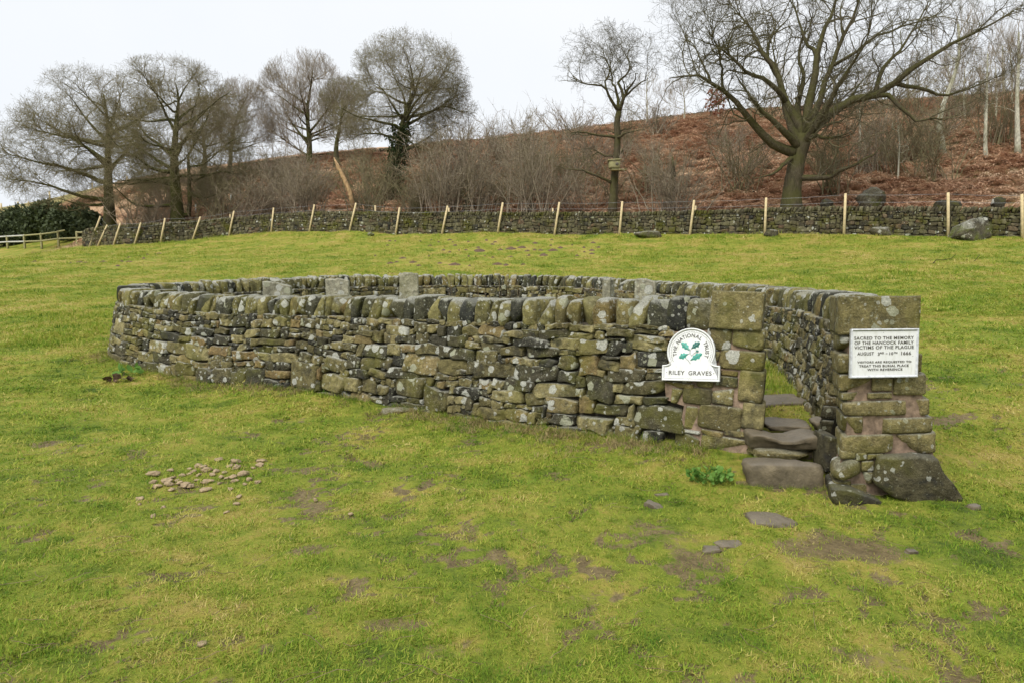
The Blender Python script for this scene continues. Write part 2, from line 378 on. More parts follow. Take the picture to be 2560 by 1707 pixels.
# ------------------------------------------------------------------ terrain
# far wall line: photo u, foot v, top v, distance y
FW = np.array([(215, 607, 575, 46.5), (250, 609, 568, 46), (330, 611, 562, 45.5), (401, 605, 557, 45.5), (481, 600, 552, 46), (572, 589, 545, 46), (677, 581, 537, 45), (773, 578, 530, 43.5),
               (873, 578, 529, 42), (1000, 584, 530, 40.5), (1104, 584, 530, 39.5), (1244, 581, 530, 38.2), (1386, 586, 530, 37), (1548, 585, 530, 35.6), (1724, 587, 527, 34),
               (1912, 584, 520, 32.3), (2110, 586, 516, 30.6), (2371, 590, 517, 28.6), (2560, 594, 519, 27.4), (2800, 598, 522, 26.2)], float)
ctrl = []
def cp(u, v, y): ctrl.append(unproj(u, v, y))
for u, v, y in [(252, 901, 11.0), (457, 953, 10.2), (800, 980, 8.9), (1154, 1039, 7.65), (1578, 1099, 6.4), (1850, 1135, 5.72), (2250, 1255, 5.0)]: cp(u, v, y)
for p in [(0, 0, 0), (-3, 3, .0), (3, 3, -.06), (0, 4.5, 0.), (-6, 6, 0.), (6, 4.5, -.02), (0, -8, -.5), (-10, -8, -.7), (10, -8, -.4), (-12, 6, -.1), (-16, 16, .55), (-24, 28, 1.5), (12, 6, .3), (25, 8, .6), (-28, 8, -.3),
          (2.55, 6.3, .24), (2.7, 7.4, .27), (3, 9, .33), (1, 9.5, .3), (-2, 11.5, .32), (-4.5, 12.8, .34), (0, 14.5, .42), (2.5, 13, .42), (-1, 17.5, .62), (-6, 15.5, .45), (5.2, 9, .42), (5.5, 13, .75), (3.2, 17, .75),
          (-2, 24.5, 1.28), (6, 24, 1.45), (-12, 24, 1.2), (13, 20, 1.55)]: ctrl.append(np.array(p, float))
for u, v, tv, y in FW[2:-1]:
    p = unproj(u, v, y); ctrl.append(p); d = 4.5 / math.hypot(p[0], p[1]) if p[0] else .1
    ctrl.append(np.array([p[0] * (1 + d), p[1] * (1 + d), p[2] + (1.15 if u > 700 else .75)]))
for u, v, y in [(-250, 560, 85), (0, 524, 82), (326, 452, 76), (653, 414, 70), (1000, 374, 70), (1415, 334, 70), (1741, 292, 70), (2068, 270, 70), (2560, 238, 70), (3000, 205, 70)]:
    cp(u, v, y); p = unproj(u, v, y); ctrl.append(np.array([p[0] * 1.35, p[1] * 1.5, p[2] + 1.5]))
for u, v, y in [(20, 622, 57), (146, 618, 55), (-200, 632, 62), (120, 585, 64), (-300, 600, 75)]: cp(u, v, y)
ctrl = np.array(ctrl)
def _tps_fit(P):
    X = P[:, :2] / 10.; n = len(X); d = np.linalg.norm(X[:, None] - X[None], axis=2)
    K = np.where(d > 0, d * d * np.log(d + 1e-12), 0) + np.eye(n) * .02
    A = np.zeros((n + 3, n + 3)); A[:n, :n] = K; A[:n, n] = 1; A[:n, n + 1:] = X; A[n, :n] = 1; A[n + 1:, :n] = X.T
    b = np.zeros(n + 3); b[:n] = P[:, 2]; return X, np.linalg.solve(A, b)
_TX, _TW = _tps_fit(ctrl)
def G0(x, y):
    x = np.asarray(x, float); y = np.asarray(y, float); sh = np.broadcast(x, y).shape
    q = np.stack([np.broadcast_to(np.clip(x, -75, 75), sh).ravel(), np.broadcast_to(np.clip(y, -10, 105), sh).ravel()], 1) / 10.
    out = np.zeros(len(q)); n = len(_TX)
    for i in range(0, len(q), 20000):
        d2 = ((q[i:i + 20000, None] - _TX[None]) ** 2).sum(2)
        out[i:i + 20000] = (.5 * d2 * np.log(d2 + 1e-12)) @ _TW[:n] + _TW[n] + q[i:i + 20000] @ _TW[n + 1:]
    return out.reshape(sh)
def G(x, y):
    x = np.asarray(x, float); y = np.asarray(y, float)
    near = 1 - smooth(14, 30, np.hypot(x, y))
    return G0(x, y) + (fbm(x * .9, y * .9, 5) - .5) * .10 + (fbm(x * 5, y * 5, 9) - .5) * .045 * near + (fbm(x * .3, y * .3, 6) - .5) * .35 * smooth(18, 45, y)
def g1(x, y): return float(G(np.array([x]), np.array([y]))[0])
def ground_hit(u, v, y0=1.0, y1=100.):
    d = raydir(u, v); ys = np.concatenate([np.linspace(y0, 20, 500), np.linspace(20, y1, 800)]); ts = ys / d[1]
    P = np.array([0, 0, CAMZ]) + ts[:, None] * d; h = P[:, 2] - G(P[:, 0], P[:, 1]); k = np.where(h <= 0)[0]
    i = k[0] if len(k) else len(ys) - 1
    return np.array([P[i, 0], P[i, 1], g1(P[i, 0], P[i, 1])])

# bare earth: trodden patches traced from the photo (u, v, half width px, half height px, strength)
MUD_PX = [(2150, 1370, 190, 45, .9), (1760, 1400, 160, 40, .6), (2030, 1420, 240, 30, .45), (1640, 1330, 140, 35, .5), (1600, 1290, 90, 30, .35), (905, 1148, 55, 20, .0), (780, 1375, 70, 22, .75), (620, 1395, 120, 18, .4),
          (1000, 1570, 110, 26, .75), (1090, 1630, 140, 30, .6), (560, 1620, 80, 16, .55), (900, 1440, 90, 22, .4), (1500, 1500, 150, 30, .42), (1740, 1560, 200, 36, .42), (2100, 1640, 180, 40, .55), (1960, 1480, 120, 26, .4), (2370, 1400, 90, 26, .5),
          (1250, 1410, 110, 26, .38), (1320, 1660, 180, 30, .5), (350, 1560, 90, 16, .45), (2430, 1150, 110, 40, .45), (2500, 1050, 80, 20, .35), (200, 1660, 90, 14, .5), (110, 1690, 80, 18, .5), (480, 1290, 50, 14, .4), (1180, 1330, 70, 18, .35)]
MUD = []
for u, v, a, b, s in MUD_PX:
    c = ground_hit(u, v); e = ground_hit(u + a, v); f = ground_hit(u, v - b); MUD.append((c[0], c[1], abs(e[0] - c[0]) + .01, abs(f[1] - c[1]) + .02, s))
scr_a, scr_b = ground_hit(862, 1132), ground_hit(950, 1168)       # the scraped groove in the turf
def mud(x, y):
    x = np.asarray(x, float); y = np.asarray(y, float)
    m = np.zeros(np.broadcast(x, y).shape); w = fbm(x * 3, y * 3, 31) - .5; w2 = fbm(x * 9, y * 9, 37) - .5
    for cx, cy, ax, ay, s in MUD:
        d = np.sqrt(((x - cx) / ax) ** 2 + ((y - cy) / ay) ** 2) + w * 1.3 + w2 * .6; m = np.maximum(m, s * (.85 + .8 * w2) * (1 - smooth(.25, 1.2, d)))
    sp = fbm(x * 2.6 + 9, y * 2.6, 41); sp2 = fbm(x * 15, y * 15, 43)
    near = 1 - smooth(7.5, 11, y)
    m = np.maximum(m, near * .78 * smooth(.55, .69, sp * .5 + sp2 * .5 + .02 + .035 * smooth(.5, 3.5, x) - .05 * smooth(6, 8, y)))
    d = np.array(scr_b[:2]) - np.array(scr_a[:2]); L = np.linalg.norm(d); d /= L
    s = (x - scr_a[0]) * d[0] + (y - scr_a[1]) * d[1]; t = -(x - scr_a[0]) * d[1] + (y - scr_a[1]) * d[0]
    m = np.maximum(m, (1 - smooth(.05, .1, np.abs(t + .03 * np.sin(s * 9)))) * smooth(-.06, .02, s) * (1 - smooth(L - .02, L + .08, s)))
    return m
def scrape_depth(x, y):
    d = np.array(scr_b[:2]) - np.array(scr_a[:2]); L = np.linalg.norm(d); d /= L
    s = (x - scr_a[0]) * d[0] + (y - scr_a[1]) * d[1]; t = -(x - scr_a[0]) * d[1] + (y - scr_a[1]) * d[0]
    return .05 * (1 - smooth(.03, .09, np.abs(t - .02))) * smooth(-.05, .05, s) * (1 - smooth(L - .05, L + .05, s))

def axis(lo, hi, dlo, dhi, d0, g):
    a = list(np.arange(dlo, dhi, d0)); st = d0; x = a[-1]
    while x < hi: st *= g; x += st; a.append(x)
    st = d0; x = a[0]
    while x > lo: st *= g; x -= st; a.insert(0, x)
    return np.array(a)
gx = axis(-600, 600, -4.2, 5.2, .05, 1.045); gy = axis(-120, 900, 2.0, 7.2, .05, 1.03)
GX, GY = np.meshgrid(gx, gy); GZ = G(GX, GY); MU = mud(GX, GY)
GZ = GZ - scrape_depth(GX, GY) - .018 * MU * (GY < 12)
nx, ny = len(gx), len(gy)
ii = np.arange(nx * ny).reshape(ny, nx)
quads = np.stack([ii[:-1, :-1], ii[:-1, 1:], ii[1:, 1:], ii[1:, :-1]], -1).reshape(-1, 4)
gm = mesh_np('ground', np.stack([GX, GY, GZ], -1), quads)
# zones: r trodden earth, g bracken bank beyond the far wall, b pale stubble field at the far left
fwp = np.array([unproj(u, v, y) for u, v, t, y in FW])
def wall_y(x): return np.interp(x, fwp[:, 0], fwp[:, 1])
def bank(x, y): return smooth(.2, 2.2, y - wall_y(x) - 15 * (1 - smooth(-37, -33, x))) * smooth(-50, -44, x + (fbm(x * .2, y * .2, 3) - .5) * 8)
def stubble(x, y): return (1 - smooth(-50, -44, x)) * smooth(60, 68, y)
zone = np.stack([MU, bank(GX, GY), stubble(GX, GY), np.ones_like(MU)], -1).reshape(-1, 4).astype(np.float32)
a = gm.attributes.new('mud', 'FLOAT_COLOR', 'POINT'); a.data.foreach_set('color', zone.ravel())
ground = add('ground', gm, M_GROUND); ground['kind'] = 'structure'

# ------------------------------------------------------------------ the enclosure wall: a line, a battered face, and stones laid in courses
def spline(P, n=40):
    P = np.asarray(P, float); out = []
    Q = np.concatenate([[2 * P[0] - P[1]], P, [2 * P[-1] - P[-2]]])
    for i in range(1, len(Q) - 2):
        p0, p1, p2, p3 = Q[i - 1], Q[i], Q[i + 1], Q[i + 2]; t = np.linspace(0, 1, n, endpoint=False)[:, None]
        out.append(.5 * ((2 * p1) + (-p0 + p2) * t + (2 * p0 - 5 * p1 + 4 * p2 - p3) * t ** 2 + (-p0 + 3 * p1 - 3 * p2 + p3) * t ** 3))
    return np.concatenate(out + [P[-1:]])
class WallLine:
    """pts: (x, y, top z); half(h) gives the half thickness; outer side = right of travel times flip"""
    def __init__(s, pts, flip, b_half, batter, foot=-.08, ground_fn=G):
        L = spline(pts); d = np.linalg.norm(np.diff(L[:, :2], axis=0), axis=1); s.S = np.concatenate([[0], np.cumsum(d)])
        s.L = L; s.len = s.S[-1]; s.flip = flip; s.bh = b_half; s.bat = batter; s.foot = foot; s.gf = ground_fn
    def at(s, q):
        q = np.asarray(q, float); e = .06
        x = np.interp(q, s.S, s.L[:, 0]); y = np.interp(q, s.S, s.L[:, 1]); z = np.interp(q, s.S, s.L[:, 2])
        tx = np.interp(q + e, s.S, s.L[:, 0]) - np.interp(q - e, s.S, s.L[:, 0]); ty = np.interp(q + e, s.S, s.L[:, 1]) - np.interp(q - e, s.S, s.L[:, 1])
        n = np.sqrt(tx * tx + ty * ty) + 1e-9; return x, y, z, tx / n, ty / n
    def base(s, q, side):
        x, y, z, tx, ty = s.at(q); nx_, ny_ = ty * s.flip * side, -tx * s.flip * side
        return s.gf(x + nx_ * s.bh, y + ny_ * s.bh) + s.foot
    def face(s, q, h, d, side):
        x, y, z, tx, ty = s.at(q); nx_, ny_ = ty * s.flip * side, -tx * s.flip * side
        off = s.bh - s.bat * h + d
        return np.stack([x + nx_ * off, y + ny_ * off, s.base(q, side) + h], -1)

def chaikin(P, it, w=.25):
    for _ in range(it):
        N_ = np.roll(P, -1, 0); P = np.stack([(1 - w) * P + w * N_, w * P + (1 - w) * N_], 1).reshape(-1, P.shape[1])
    return P
def stone_local(poly, r, prot, it=2):
    """closed outline in the wall face -> a stone bulging out of it: (s, h, depth) vertices, quads, tris"""
    c0 = poly.mean(0); P = chaikin(poly, it, .13 if it == 1 else .25); n = len(P); ang = np.arctan2(P[:, 1] - c0[1], P[:, 0] - c0[0])
    w = 1 + .035 * np.sin(ang * 3 + r.uniform(0, 6)) + .03 * np.sin(ang * 5 + r.uniform(0, 6)); P = c0 + (P - c0) * w[:, None]
    size = np.ptp(P, axis=0); tilt = r.normal(0, .1, 2)
    rings = [(1.0, -.12), (1.0, -.004), (.965, prot * .75), (.84, prot * .98), (.42, prot * (1.0 + r.uniform(-.12, .1)))]
    V = []
    for k, (sc, d) in enumerate(rings):
        q = c0 + (P - c0) * sc
        dd = d + (tilt[0] * (q[:, 0] - c0[0]) + tilt[1] * (q[:, 1] - c0[1]) if k > 1 else 0)
        if k > 1: dd = dd + r.normal(0, .0035 + .05 * prot, n)
        V.append(np.column_stack([q, np.broadcast_to(dd, (n,))]))
    V.append(np.array([[c0[0], c0[1], rings[-1][1]]])); V = np.concatenate(V); Q = []
    j = np.arange(n); jn = (j + 1) % n
    for k in range(len(rings) - 1): Q.append(np.stack([k * n + j, k * n + jn, (k + 1) * n + jn, (k + 1) * n + j], 1))
    m = (len(rings) - 1) * n; T = np.stack([m + j, m + jn, np.full(n, len(V) - 1)], 1)
    return V, np.concatenate(Q), T

def lay_courses(s0, s1, Hf, r, hmin, hmax, wmin, wmax, feats=(), res=.01, small_top=True, gap=.003):
    """stones as (s-range polygon) in courses; feats are traced stones (sa, sb, ha, hb) laid first"""
    ns = int((s1 - s0) / res) + 1; Hm = max(Hf(s0 + i * .25) for i in range(int((s1 - s0) / .25) + 1)); nh = int(Hm / res) + 2
    occ = np.zeros((ns, nh), bool); out = []
    for f in feats:
        sa, sb, ha, hb = f[:4]; a, b = int((sa - s0) / res), int((sb - s0) / res); c, d = max(0, int(ha / res)), int(hb / res)
        if b <= 0 or a >= ns: continue
        occ[max(a, 0):b, c:d] = True; out.append((sa, sb, ha, hb, 1))
    def run(hlo, hhi, wl, wh, thresh):
        h = 0.0
        while h < Hm - .015:
            frac = h / Hm; ch = r.uniform(hlo, hhi) * (1.25 - .55 * frac if small_top else 1.0); ch = min(ch, Hm - h + .01)
            ph = r.uniform(0, 6.3); s = s0
            while s < s1 - .02:
                w = ch * r.uniform(wl, wh); w = min(max(w, .05), .5); e = min(s + w, s1)
                if s1 - e < .05: e = s1
                mid = (s + e) / 2; wob = .018 * math.sin(mid * 2.1 + ph) + .012 * math.sin(mid * 5.3 + ph * 2)
                lo, hi = h + wob, h + ch + wob + r.normal(0, .006)
                a, b = int((s - s0) / res), max(int((e - s0) / res), int((s - s0) / res) + 1)
                # shrink to the free columns
                c, d = max(0, int(lo / res)), max(int(hi / res), int(lo / res) + 1)
                c = min(c, nh - 1); d = min(d, nh)
                if d > c:
                    colf = occ[a:b, c:d].mean(1) if b > a else np.array([1.])
                    free = np.where(colf < thresh)[0]
                    if len(free):
                        # first run of free columns
                        brk = np.where(np.diff(free) > 1)[0]; last = free[brk[0]] if len(brk) else free[-1]
                        fa, fb = a + free[0], a + last + 1
                        blk = occ[fa:fb, c:d]; rows = np.where(blk.mean(0) < .5)[0]
                        if len(rows) and (fb - fa) * res > .03:
                            ra, rb = c + rows[0], c + rows[-1] + 1
                            # let the stone settle into free rows above and below
                            for _ in range(4):
                                if ra > 0 and occ[fa:fb, ra - 1].mean() < .15 : ra -= 1
                            for _ in range(3):
                                if rb < nh and occ[fa:fb, rb].mean() < .05 and (rb + 1) * res < Hf(mid): rb += 1
                            top = min(rb * res, Hf(mid))
                            if top - ra * res > .022:
                                out.append((s0 + fa * res, s0 + fb * res, ra * res, top, 0)); occ[fa:fb, ra:rb] = True
                        s = s0 + (a + last + 1) * res + .001; continue
                s = e
            h += ch
    run(hmin, hmax, wmin, wmax, .45)
    run(.04, .065, 1.1, 2.4, .35)
    run(.028, .04, 1.0, 2.5, .3)
    stones = []
    for sa, sb, ha, hb, feat in out:
        w, h = sb - sa, hb - ha; g = gap
        if w < .028 or h < .02: continue
        j = lambda k: r.uniform(-k, k)
        jw, jh = min(.12 * w, .035), min(.17 * h, .03)
        P = np.array([(sa + g + j(jw), ha + g + j(jh)), (sa + w * r.uniform(.35, .65), ha + g * .6 + j(jh * .6)), (sb - g + j(jw), ha + g + j(jh)), (sb - g * .6 + j(jw), ha + h * r.uniform(.4, .6)),
                      (sb - g + j(jw), hb - g + j(jh)), (sa + w * r.uniform(.35, .65), hb - g * .6 + j(jh)), (sa + g + j(jw), hb - g + j(jh)), (sa + g * .6 + j(jw), ha + h * r.uniform(.4, .6))])
        stones.append((P, w * h, feat, min(w, h)))
    return stones
def pick_tint(r, dark=.34):
    k = r.uniform(); return np.array([r.uniform(0, .25) if k < dark else r.uniform(.3, 1.0), r.uniform(.15, 1.0), r.beta(1.6, 1.4)])

# ---- line of the enclosure: gate's left jamb, along the front, round the back, to the right-hand pier
def ztop(u_, v_, y_): return unproj(u_, v_, y_)[2]
EP = [(2.27, 5.92, 737), (1.74, 6.33, 737), (1.3, 6.66, 737), (.45, 7.3, 738), (-.39, 7.93, 738), (-1.4, 8.62, 737), (-2.33, 9.2, 736), (-3.6, 9.92, 735), (-4.72, 10.52, 731), (-5.6, 11.02, 724), (-6.36, 11.5, 715), (-6.58, 12.1, 708), (-6.35, 12.85, 703), (-5.1, 14.3, 692),
      (-3.5, 15.6, 685), (-1.2, 16.5, 684), (1.0, 16.35, 686), (2.6, 15.35, 694), (3.4, 13.8, 703), (3.75, 12, 708), (3.88, 10.2, 713), (3.8, 8.5, 720), (3.5, 7.1, 730), (3.25, 6.2, 742), (3.06, 5.72, 748)]
EPZ = [(x, y, unproj(1280, v, y)[2]) for x, y, v in EP]
EW = WallLine(EPZ, 1.0, .40, .18)
# which way is outside? the camera side for the first metres
_x, _y, _z, _tx, _ty = [float(a) for a in EW.at(2.0)]
if (-_tx * EW.flip) > 0: EW.flip = -1.0
COPE = .30
def body_h(side):
    qs = np.linspace(0, EW.len, 160); b = EW.base(qs, side); x, y, z, tx, ty = EW.at(qs); hh = z - COPE + .02 - b
    return lambda q: float(np.interp(q, qs, hh))
H_OUT, H_IN = body_h(1), body_h(-1)
# traced stones: pixel boxes in three enlargements of the photo
def zz(ox, oy, k, L): return [(ox + a / k, oy + b / k, ox + c / k, oy + d / k) for a, b, c, d in L]
FEAT = zz(800, 660, 3.672, [(0,1005,220,1185),(215,1050,350,1165),(350,1030,680,1205),(680,1035,960,1215),(610,935,925,1050),(900,1005,1040,1115),(775,815,1095,1000),(665,815,775,930),(500,840,660,960),(375,850,505,965),(245,835,370,965),(60,850,245,1000),(1085,870,1335,1020),(1340,880,1460,1020),(1440,900,1790,1050),(1180,1020,1570,1305),(940,1120,1180,1360),(1570,1055,1675,1145),(1680,1050,1965,1170),(1575,1145,1885,1265),(1885,1180,2090,1300),(1695,1270,2130,1400),(1560,1255,1680,1335),(1450,1320,1690,1420),(2075,1215,2350,1365),(1970,1090,2350,1220),(2125,1370,2350,1470),(1795,940,2170,1080),(2180,975,2350,1090),(2010,865,2165,955),(2170,845,2350,975),(1605,825,2000,935),(1420,785,1635,905),(1205,765,1420,875),(1085,750,1235,860),(1160,650,1355,760),(1000,655,1170,750),(875,625,1000,730),(1740,675,2110,770),(1860,765,2180,860),(2100,690,2350,780),(1400,660,1600,720),(1605,655,1745,730),(1330,715,1475,780),(1480,725,1680,815),(1680,745,1855,835),(1460,560,1685,665),(1310,570,1460,665),(1685,595,1860,670),(1145,570,1310,665),(2000,600,2280,690),(1850,600,2000,680),(585,570,825,660),(460,600,580,715),(570,650,725,740),(715,640,880,730),(285,605,475,655),(300,655,455,725),(205,655,300,725),(395,725,620,845),(625,735,750,835),(750,725,885,815),(890,735,1105,820),(195,730,340,800),(90,710,200,790),(335,735,400,850),(20,795,205,865),(260,965,435,1045),(435,965,610,1045),(170,970,260,1055),(95,1160,215,1220),(275,1185,450,1260),(625,1210,800,1265),(450,1215,580,1270),(1280,1325,1400,1385),(1240,960,1345,1015),(1040,1005,1180,1065),(1980,1405,2120,1470),(2190,785,2280,845),(2280,785,2350,845)])
FEAT += zz(1400, 680, 3.137, [(70,470,265,535),(10,520,170,605),(160,530,360,655),(360,540,485,650),(485,555,570,635),(130,655,300,815),(300,685,460,765),(465,640,600,775),(350,765,660,865),(270,765,350,815),(665,785,800,850),(185,815,410,1015),(400,865,500,950),(505,855,795,970),(410,955,660,1035),(660,970,835,1040),(130,980,265,1115),(265,1020,535,1135),(535,1050,580,1155),(590,1035,975,1250),(130,1120,410,1250),(410,1130,575,1205),(315,1230,430,1310),(425,1200,620,1320),(630,1240,815,1345),(350,440,580,510),(580,440,770,485),(510,490,820,555),(550,545,850,620),(610,620,850,750),(770,450,900,500),(270,470,350,530),(360,515,470,545),(325,655,465,685)])
FEAT += zz(220, 640, 3.672, [(1140,1035,1315,1180),(1310,1050,1445,1185),(1450,1020,1600,1190),(1600,1050,1840,1130),(1600,1130,1740,1210),(1845,970,2100,1220),(1700,880,1920,970),(1925,890,2050,970),(1740,970,1850,1055),(1370,1005,1520,1080),(1520,955,1620,1030),(1620,955,1720,1050),(1220,960,1320,1035),(1130,950,1220,1035),(980,1035,1140,1160),(830,975,975,1090),(975,975,1120,1035),(835,1095,985,1160),(755,985,830,1130),(640,985,755,1110),(495,980,640,1090),(430,980,495,1050),(825,905,960,975),(900,820,1110,960),(720,790,900,905),(540,760,725,875),(600,885,755,985),(455,880,600,975),(755,905,825,975),(680,695,830,780),(830,725,940,790),(940,740,1080,820),(1145,720,1300,810),(1110,815,1285,905),(970,660,1145,735),(860,655,970,725),(930,575,1200,655),(1200,575,1335,650),(1335,550,1455,650),(1285,655,1425,725),(1150,655,1280,715),(1430,665,1560,750),(1560,675,1760,750),(1760,660,1840,760),(1850,700,1960,755),(1960,700,2080,765),(1570,755,1800,820),(1490,755,1565,825),(1300,730,1425,800),(1370,800,1515,860),(1740,825,1900,880),(1515,830,1640,885),(1330,865,1560,955),(1560,890,1700,955),(1895,775,2020,850),(1695,560,1820,650),(1860,580,1950,660),(1950,575,2080,655),(1590,575,1690,665),(1490,590,1590,665),(600,630,775,690),(775,635,860,700),(340,530,450,620),(450,540,540,625),(250,505,340,635),(500,655,600,715)])
qs_ = np.arange(0, 11.5, .012); hs_ = np.arange(-.05, 1.4, .012); QS, HS = np.meshgrid(qs_, hs_, indexing='ij')
_fu, _fv = proj(EW.face(QS.ravel(), HS.ravel(), .02, 1))
def face_at(u, v):
    k = int(np.argmin((_fu - u) ** 2 + (_fv - v) ** 2)); return float(QS.ravel()[k]), float(HS.ravel()[k]), math.sqrt((_fu[k] - u) ** 2 + (_fv[k] - v) ** 2)
feats = []
PIER_S = face_at(1662, 960)[0]          # the first stretch of the line is the left-hand gate pier
for u0, v0, u1, v1 in FEAT:
    um, vm = (u0 + u1) / 2, (v0 + v1) / 2
    a = face_at(u0, vm); b = face_at(u1, vm); c = face_at(um, v1); d = face_at(um, v0)
    if max(a[2], b[2]) > 25: continue
    sa, sb = sorted((a[0], b[0])); ha, hb = sorted((c[1], d[1]))
    if sb - sa < .03 or hb - ha < .02 or sb - sa > .56 or hb - ha > .4: continue
    if (sa + sb) / 2 < PIER_S - .06: continue
    hb = min(hb, H_OUT((sa + sb) / 2) - .004)
    if hb - ha > .02: feats.append((sa, sb, ha, hb))
enclosure = thing('drystone_enclosure_wall', 'ring of lichen-spotted drystone wall with upright coping and a narrow gateway', 'wall', loc=(0, 9, 0))
def put_child(name, me, mat, parent, pivot=None):
    o = add(name, me, mat); o.parent = parent
    o.matrix_parent_inverse = parent.matrix_basis.inverted() if hasattr(parent, 'matrix_basis') else parent.matrix_world.inverted()
    return o
def wall_core(WL, s0, s1, inset, hfo, hfi, step=.25):
    q = np.arange(s0, s1 + 1e-6, step); q[-1] = s1; rows = []
    for qq in q:
        qq = np.array([qq]); a0 = WL.face(qq, np.array([0.]), -inset, 1)[0]; b0 = WL.face(qq, np.array([0.]), -inset, -1)[0]
        ha, hb = hfo(float(qq[0])), hfi(float(qq[0]))
        a1 = WL.face(qq, np.array([ha]), -inset, 1)[0]; b1 = WL.face(qq, np.array([hb]), -inset, -1)[0]; rows.append([a0, a1, b1, b0])
    V = np.array(rows).reshape(-1, 3); n = len(q); Q = []
    for i in range(n - 1):
        for j in range(3): Q.append([i * 4 + j, i * 4 + j + 1, (i + 1) * 4 + j + 1, (i + 1) * 4 + j])
    Q.append([0, 1, 2, 3]); Q.append([(n - 1) * 4 + 3, (n - 1) * 4 + 2, (n - 1) * 4 + 1, (n - 1) * 4])
    return V, Q
V, Q = wall_core(EW, .3, EW.len, .07, lambda q: H_OUT(q), lambda q: H_IN(q))
put_child('wall_core', mesh_np('wall_core', V, Q, smooth_sh=False), M_CORE, enclosure)

r = np.random.default_rng(5)
front = lay_courses(PIER_S, 11.6, H_OUT, r, .055, .105, 1.4, 3.4, feats)
rest = [(1, s) for s in lay_courses(11.6, EW.len - .1, H_OUT, r, .07, .13, 1.4, 3.0)]
rest += [(-1, s) for s in lay_courses(.45, EW.len - .03, H_IN, r, .06, .12, 1.3, 3.0)]
def build_stone(WL, st, side, it=2):
    P, area, feat, mn = st; prot = r.uniform(.016, .04) + .03 * min(mn, .2)
    V, Q, T = stone_local(P, r, prot, it); W = WL.face(V[:, 0], V[:, 1], V[:, 2], side)
    if side * WL.flip > 0: Q = Q[:, ::-1]; T = T[:, ::-1]
    return W, Q, T
front_items = []
for st in front:
    W, Q, T = build_stone(EW, st, 1, 1); c = W.mean(0); front_items.append((st[1] / (c[1] ** 2), W, Q, T, pick_tint(r)))
front_items.sort(key=lambda a: -a[0])
bag = Bag()
def centered(name, W, Q, T, c, mat, parent, sm=True):
    ctr = W.mean(0); me = mesh_np(name, W - ctr, Q, T, sm)
    if c is not None: tint(me, c)
    o = put_child(name, me, mat, parent); o.location = ctr; return o
for k, (_, W, Q, T, c) in enumerate(front_items):
    if k < 296: centered('stone', W, Q, T, c, M_STONE, enclosure)
    else: bag.put(W, Q, T, c)
for side, st in rest:
    W, Q, T = build_stone(EW, st, side, 1); bag.put(W, Q, T, pick_tint(r, .38))
o = put_child('small_stones', bag.mesh('small_stones'), M_STONE, enclosure); o['kind'] = 'stuff'

# coping: upright slabs, leaning, one by one
def cope_stone(WL, q, w, hgt, depth, lean, seed, parent, mat, n=4, sink=.03, k=5.5, bag=None, name='coping_stone', c=None):
    rr = np.random.default_rng(seed); x, y, z, tx, ty = [float(a) for a in WL.at(np.array(q))]
    V, Q = rock((w, depth, hgt), seed, k=rr.uniform(7, 13), n=n, amp=.03, freq=2.2, facet=3)
    top = V[:, 2] > 0; V[top, 0] *= 1 - .22 * (V[top, 2] / hgt * 2) ** 2 * rr.uniform(.2, 1.2); V[top, 1] *= 1 - .16 * (V[top, 2] / hgt * 2) ** 2
    V[:, 0] += V[:, 2] * lean
    ang = math.atan2(ty, tx); V = rot_z(V, ang + rr.normal(0, .05)) + np.array([x, y, z - COPE + hgt / 2 - sink + rr.normal(0, .004)])
    if c is None: c = np.array([rr.uniform(0, .3) if rr.uniform() < .36 else rr.uniform(.3, 1), rr.uniform(.2, 1), rr.beta(2.2, 1.3)])
    if bag is not None: bag.put(V, Q, None, c)
    else: centered(name, V, Q, None, c, mat, parent)
q = face_at(1778, 800)[0] + .02; k = 0
while q < EW.len - .12:
    fr = q < 11.6
    w = r.uniform(.14, .225) if q < 5 else (r.uniform(.11, .2) if fr else r.uniform(.1, .19))
    lean = -r.uniform(-.04, .12) if q < 4 else (-r.uniform(.08, .34) if q < 11. else r.uniform(-.1, .2))
    if q > 19: lean = r.uniform(.0, .3)
    cope_stone(EW, q + w / 2, w * 1.06, COPE + r.uniform(-.02, .025), r.uniform(.40, .47), lean, 1000 + k, enclosure, M_COPE, n=5 if fr else 4)
    q += w; k += 1
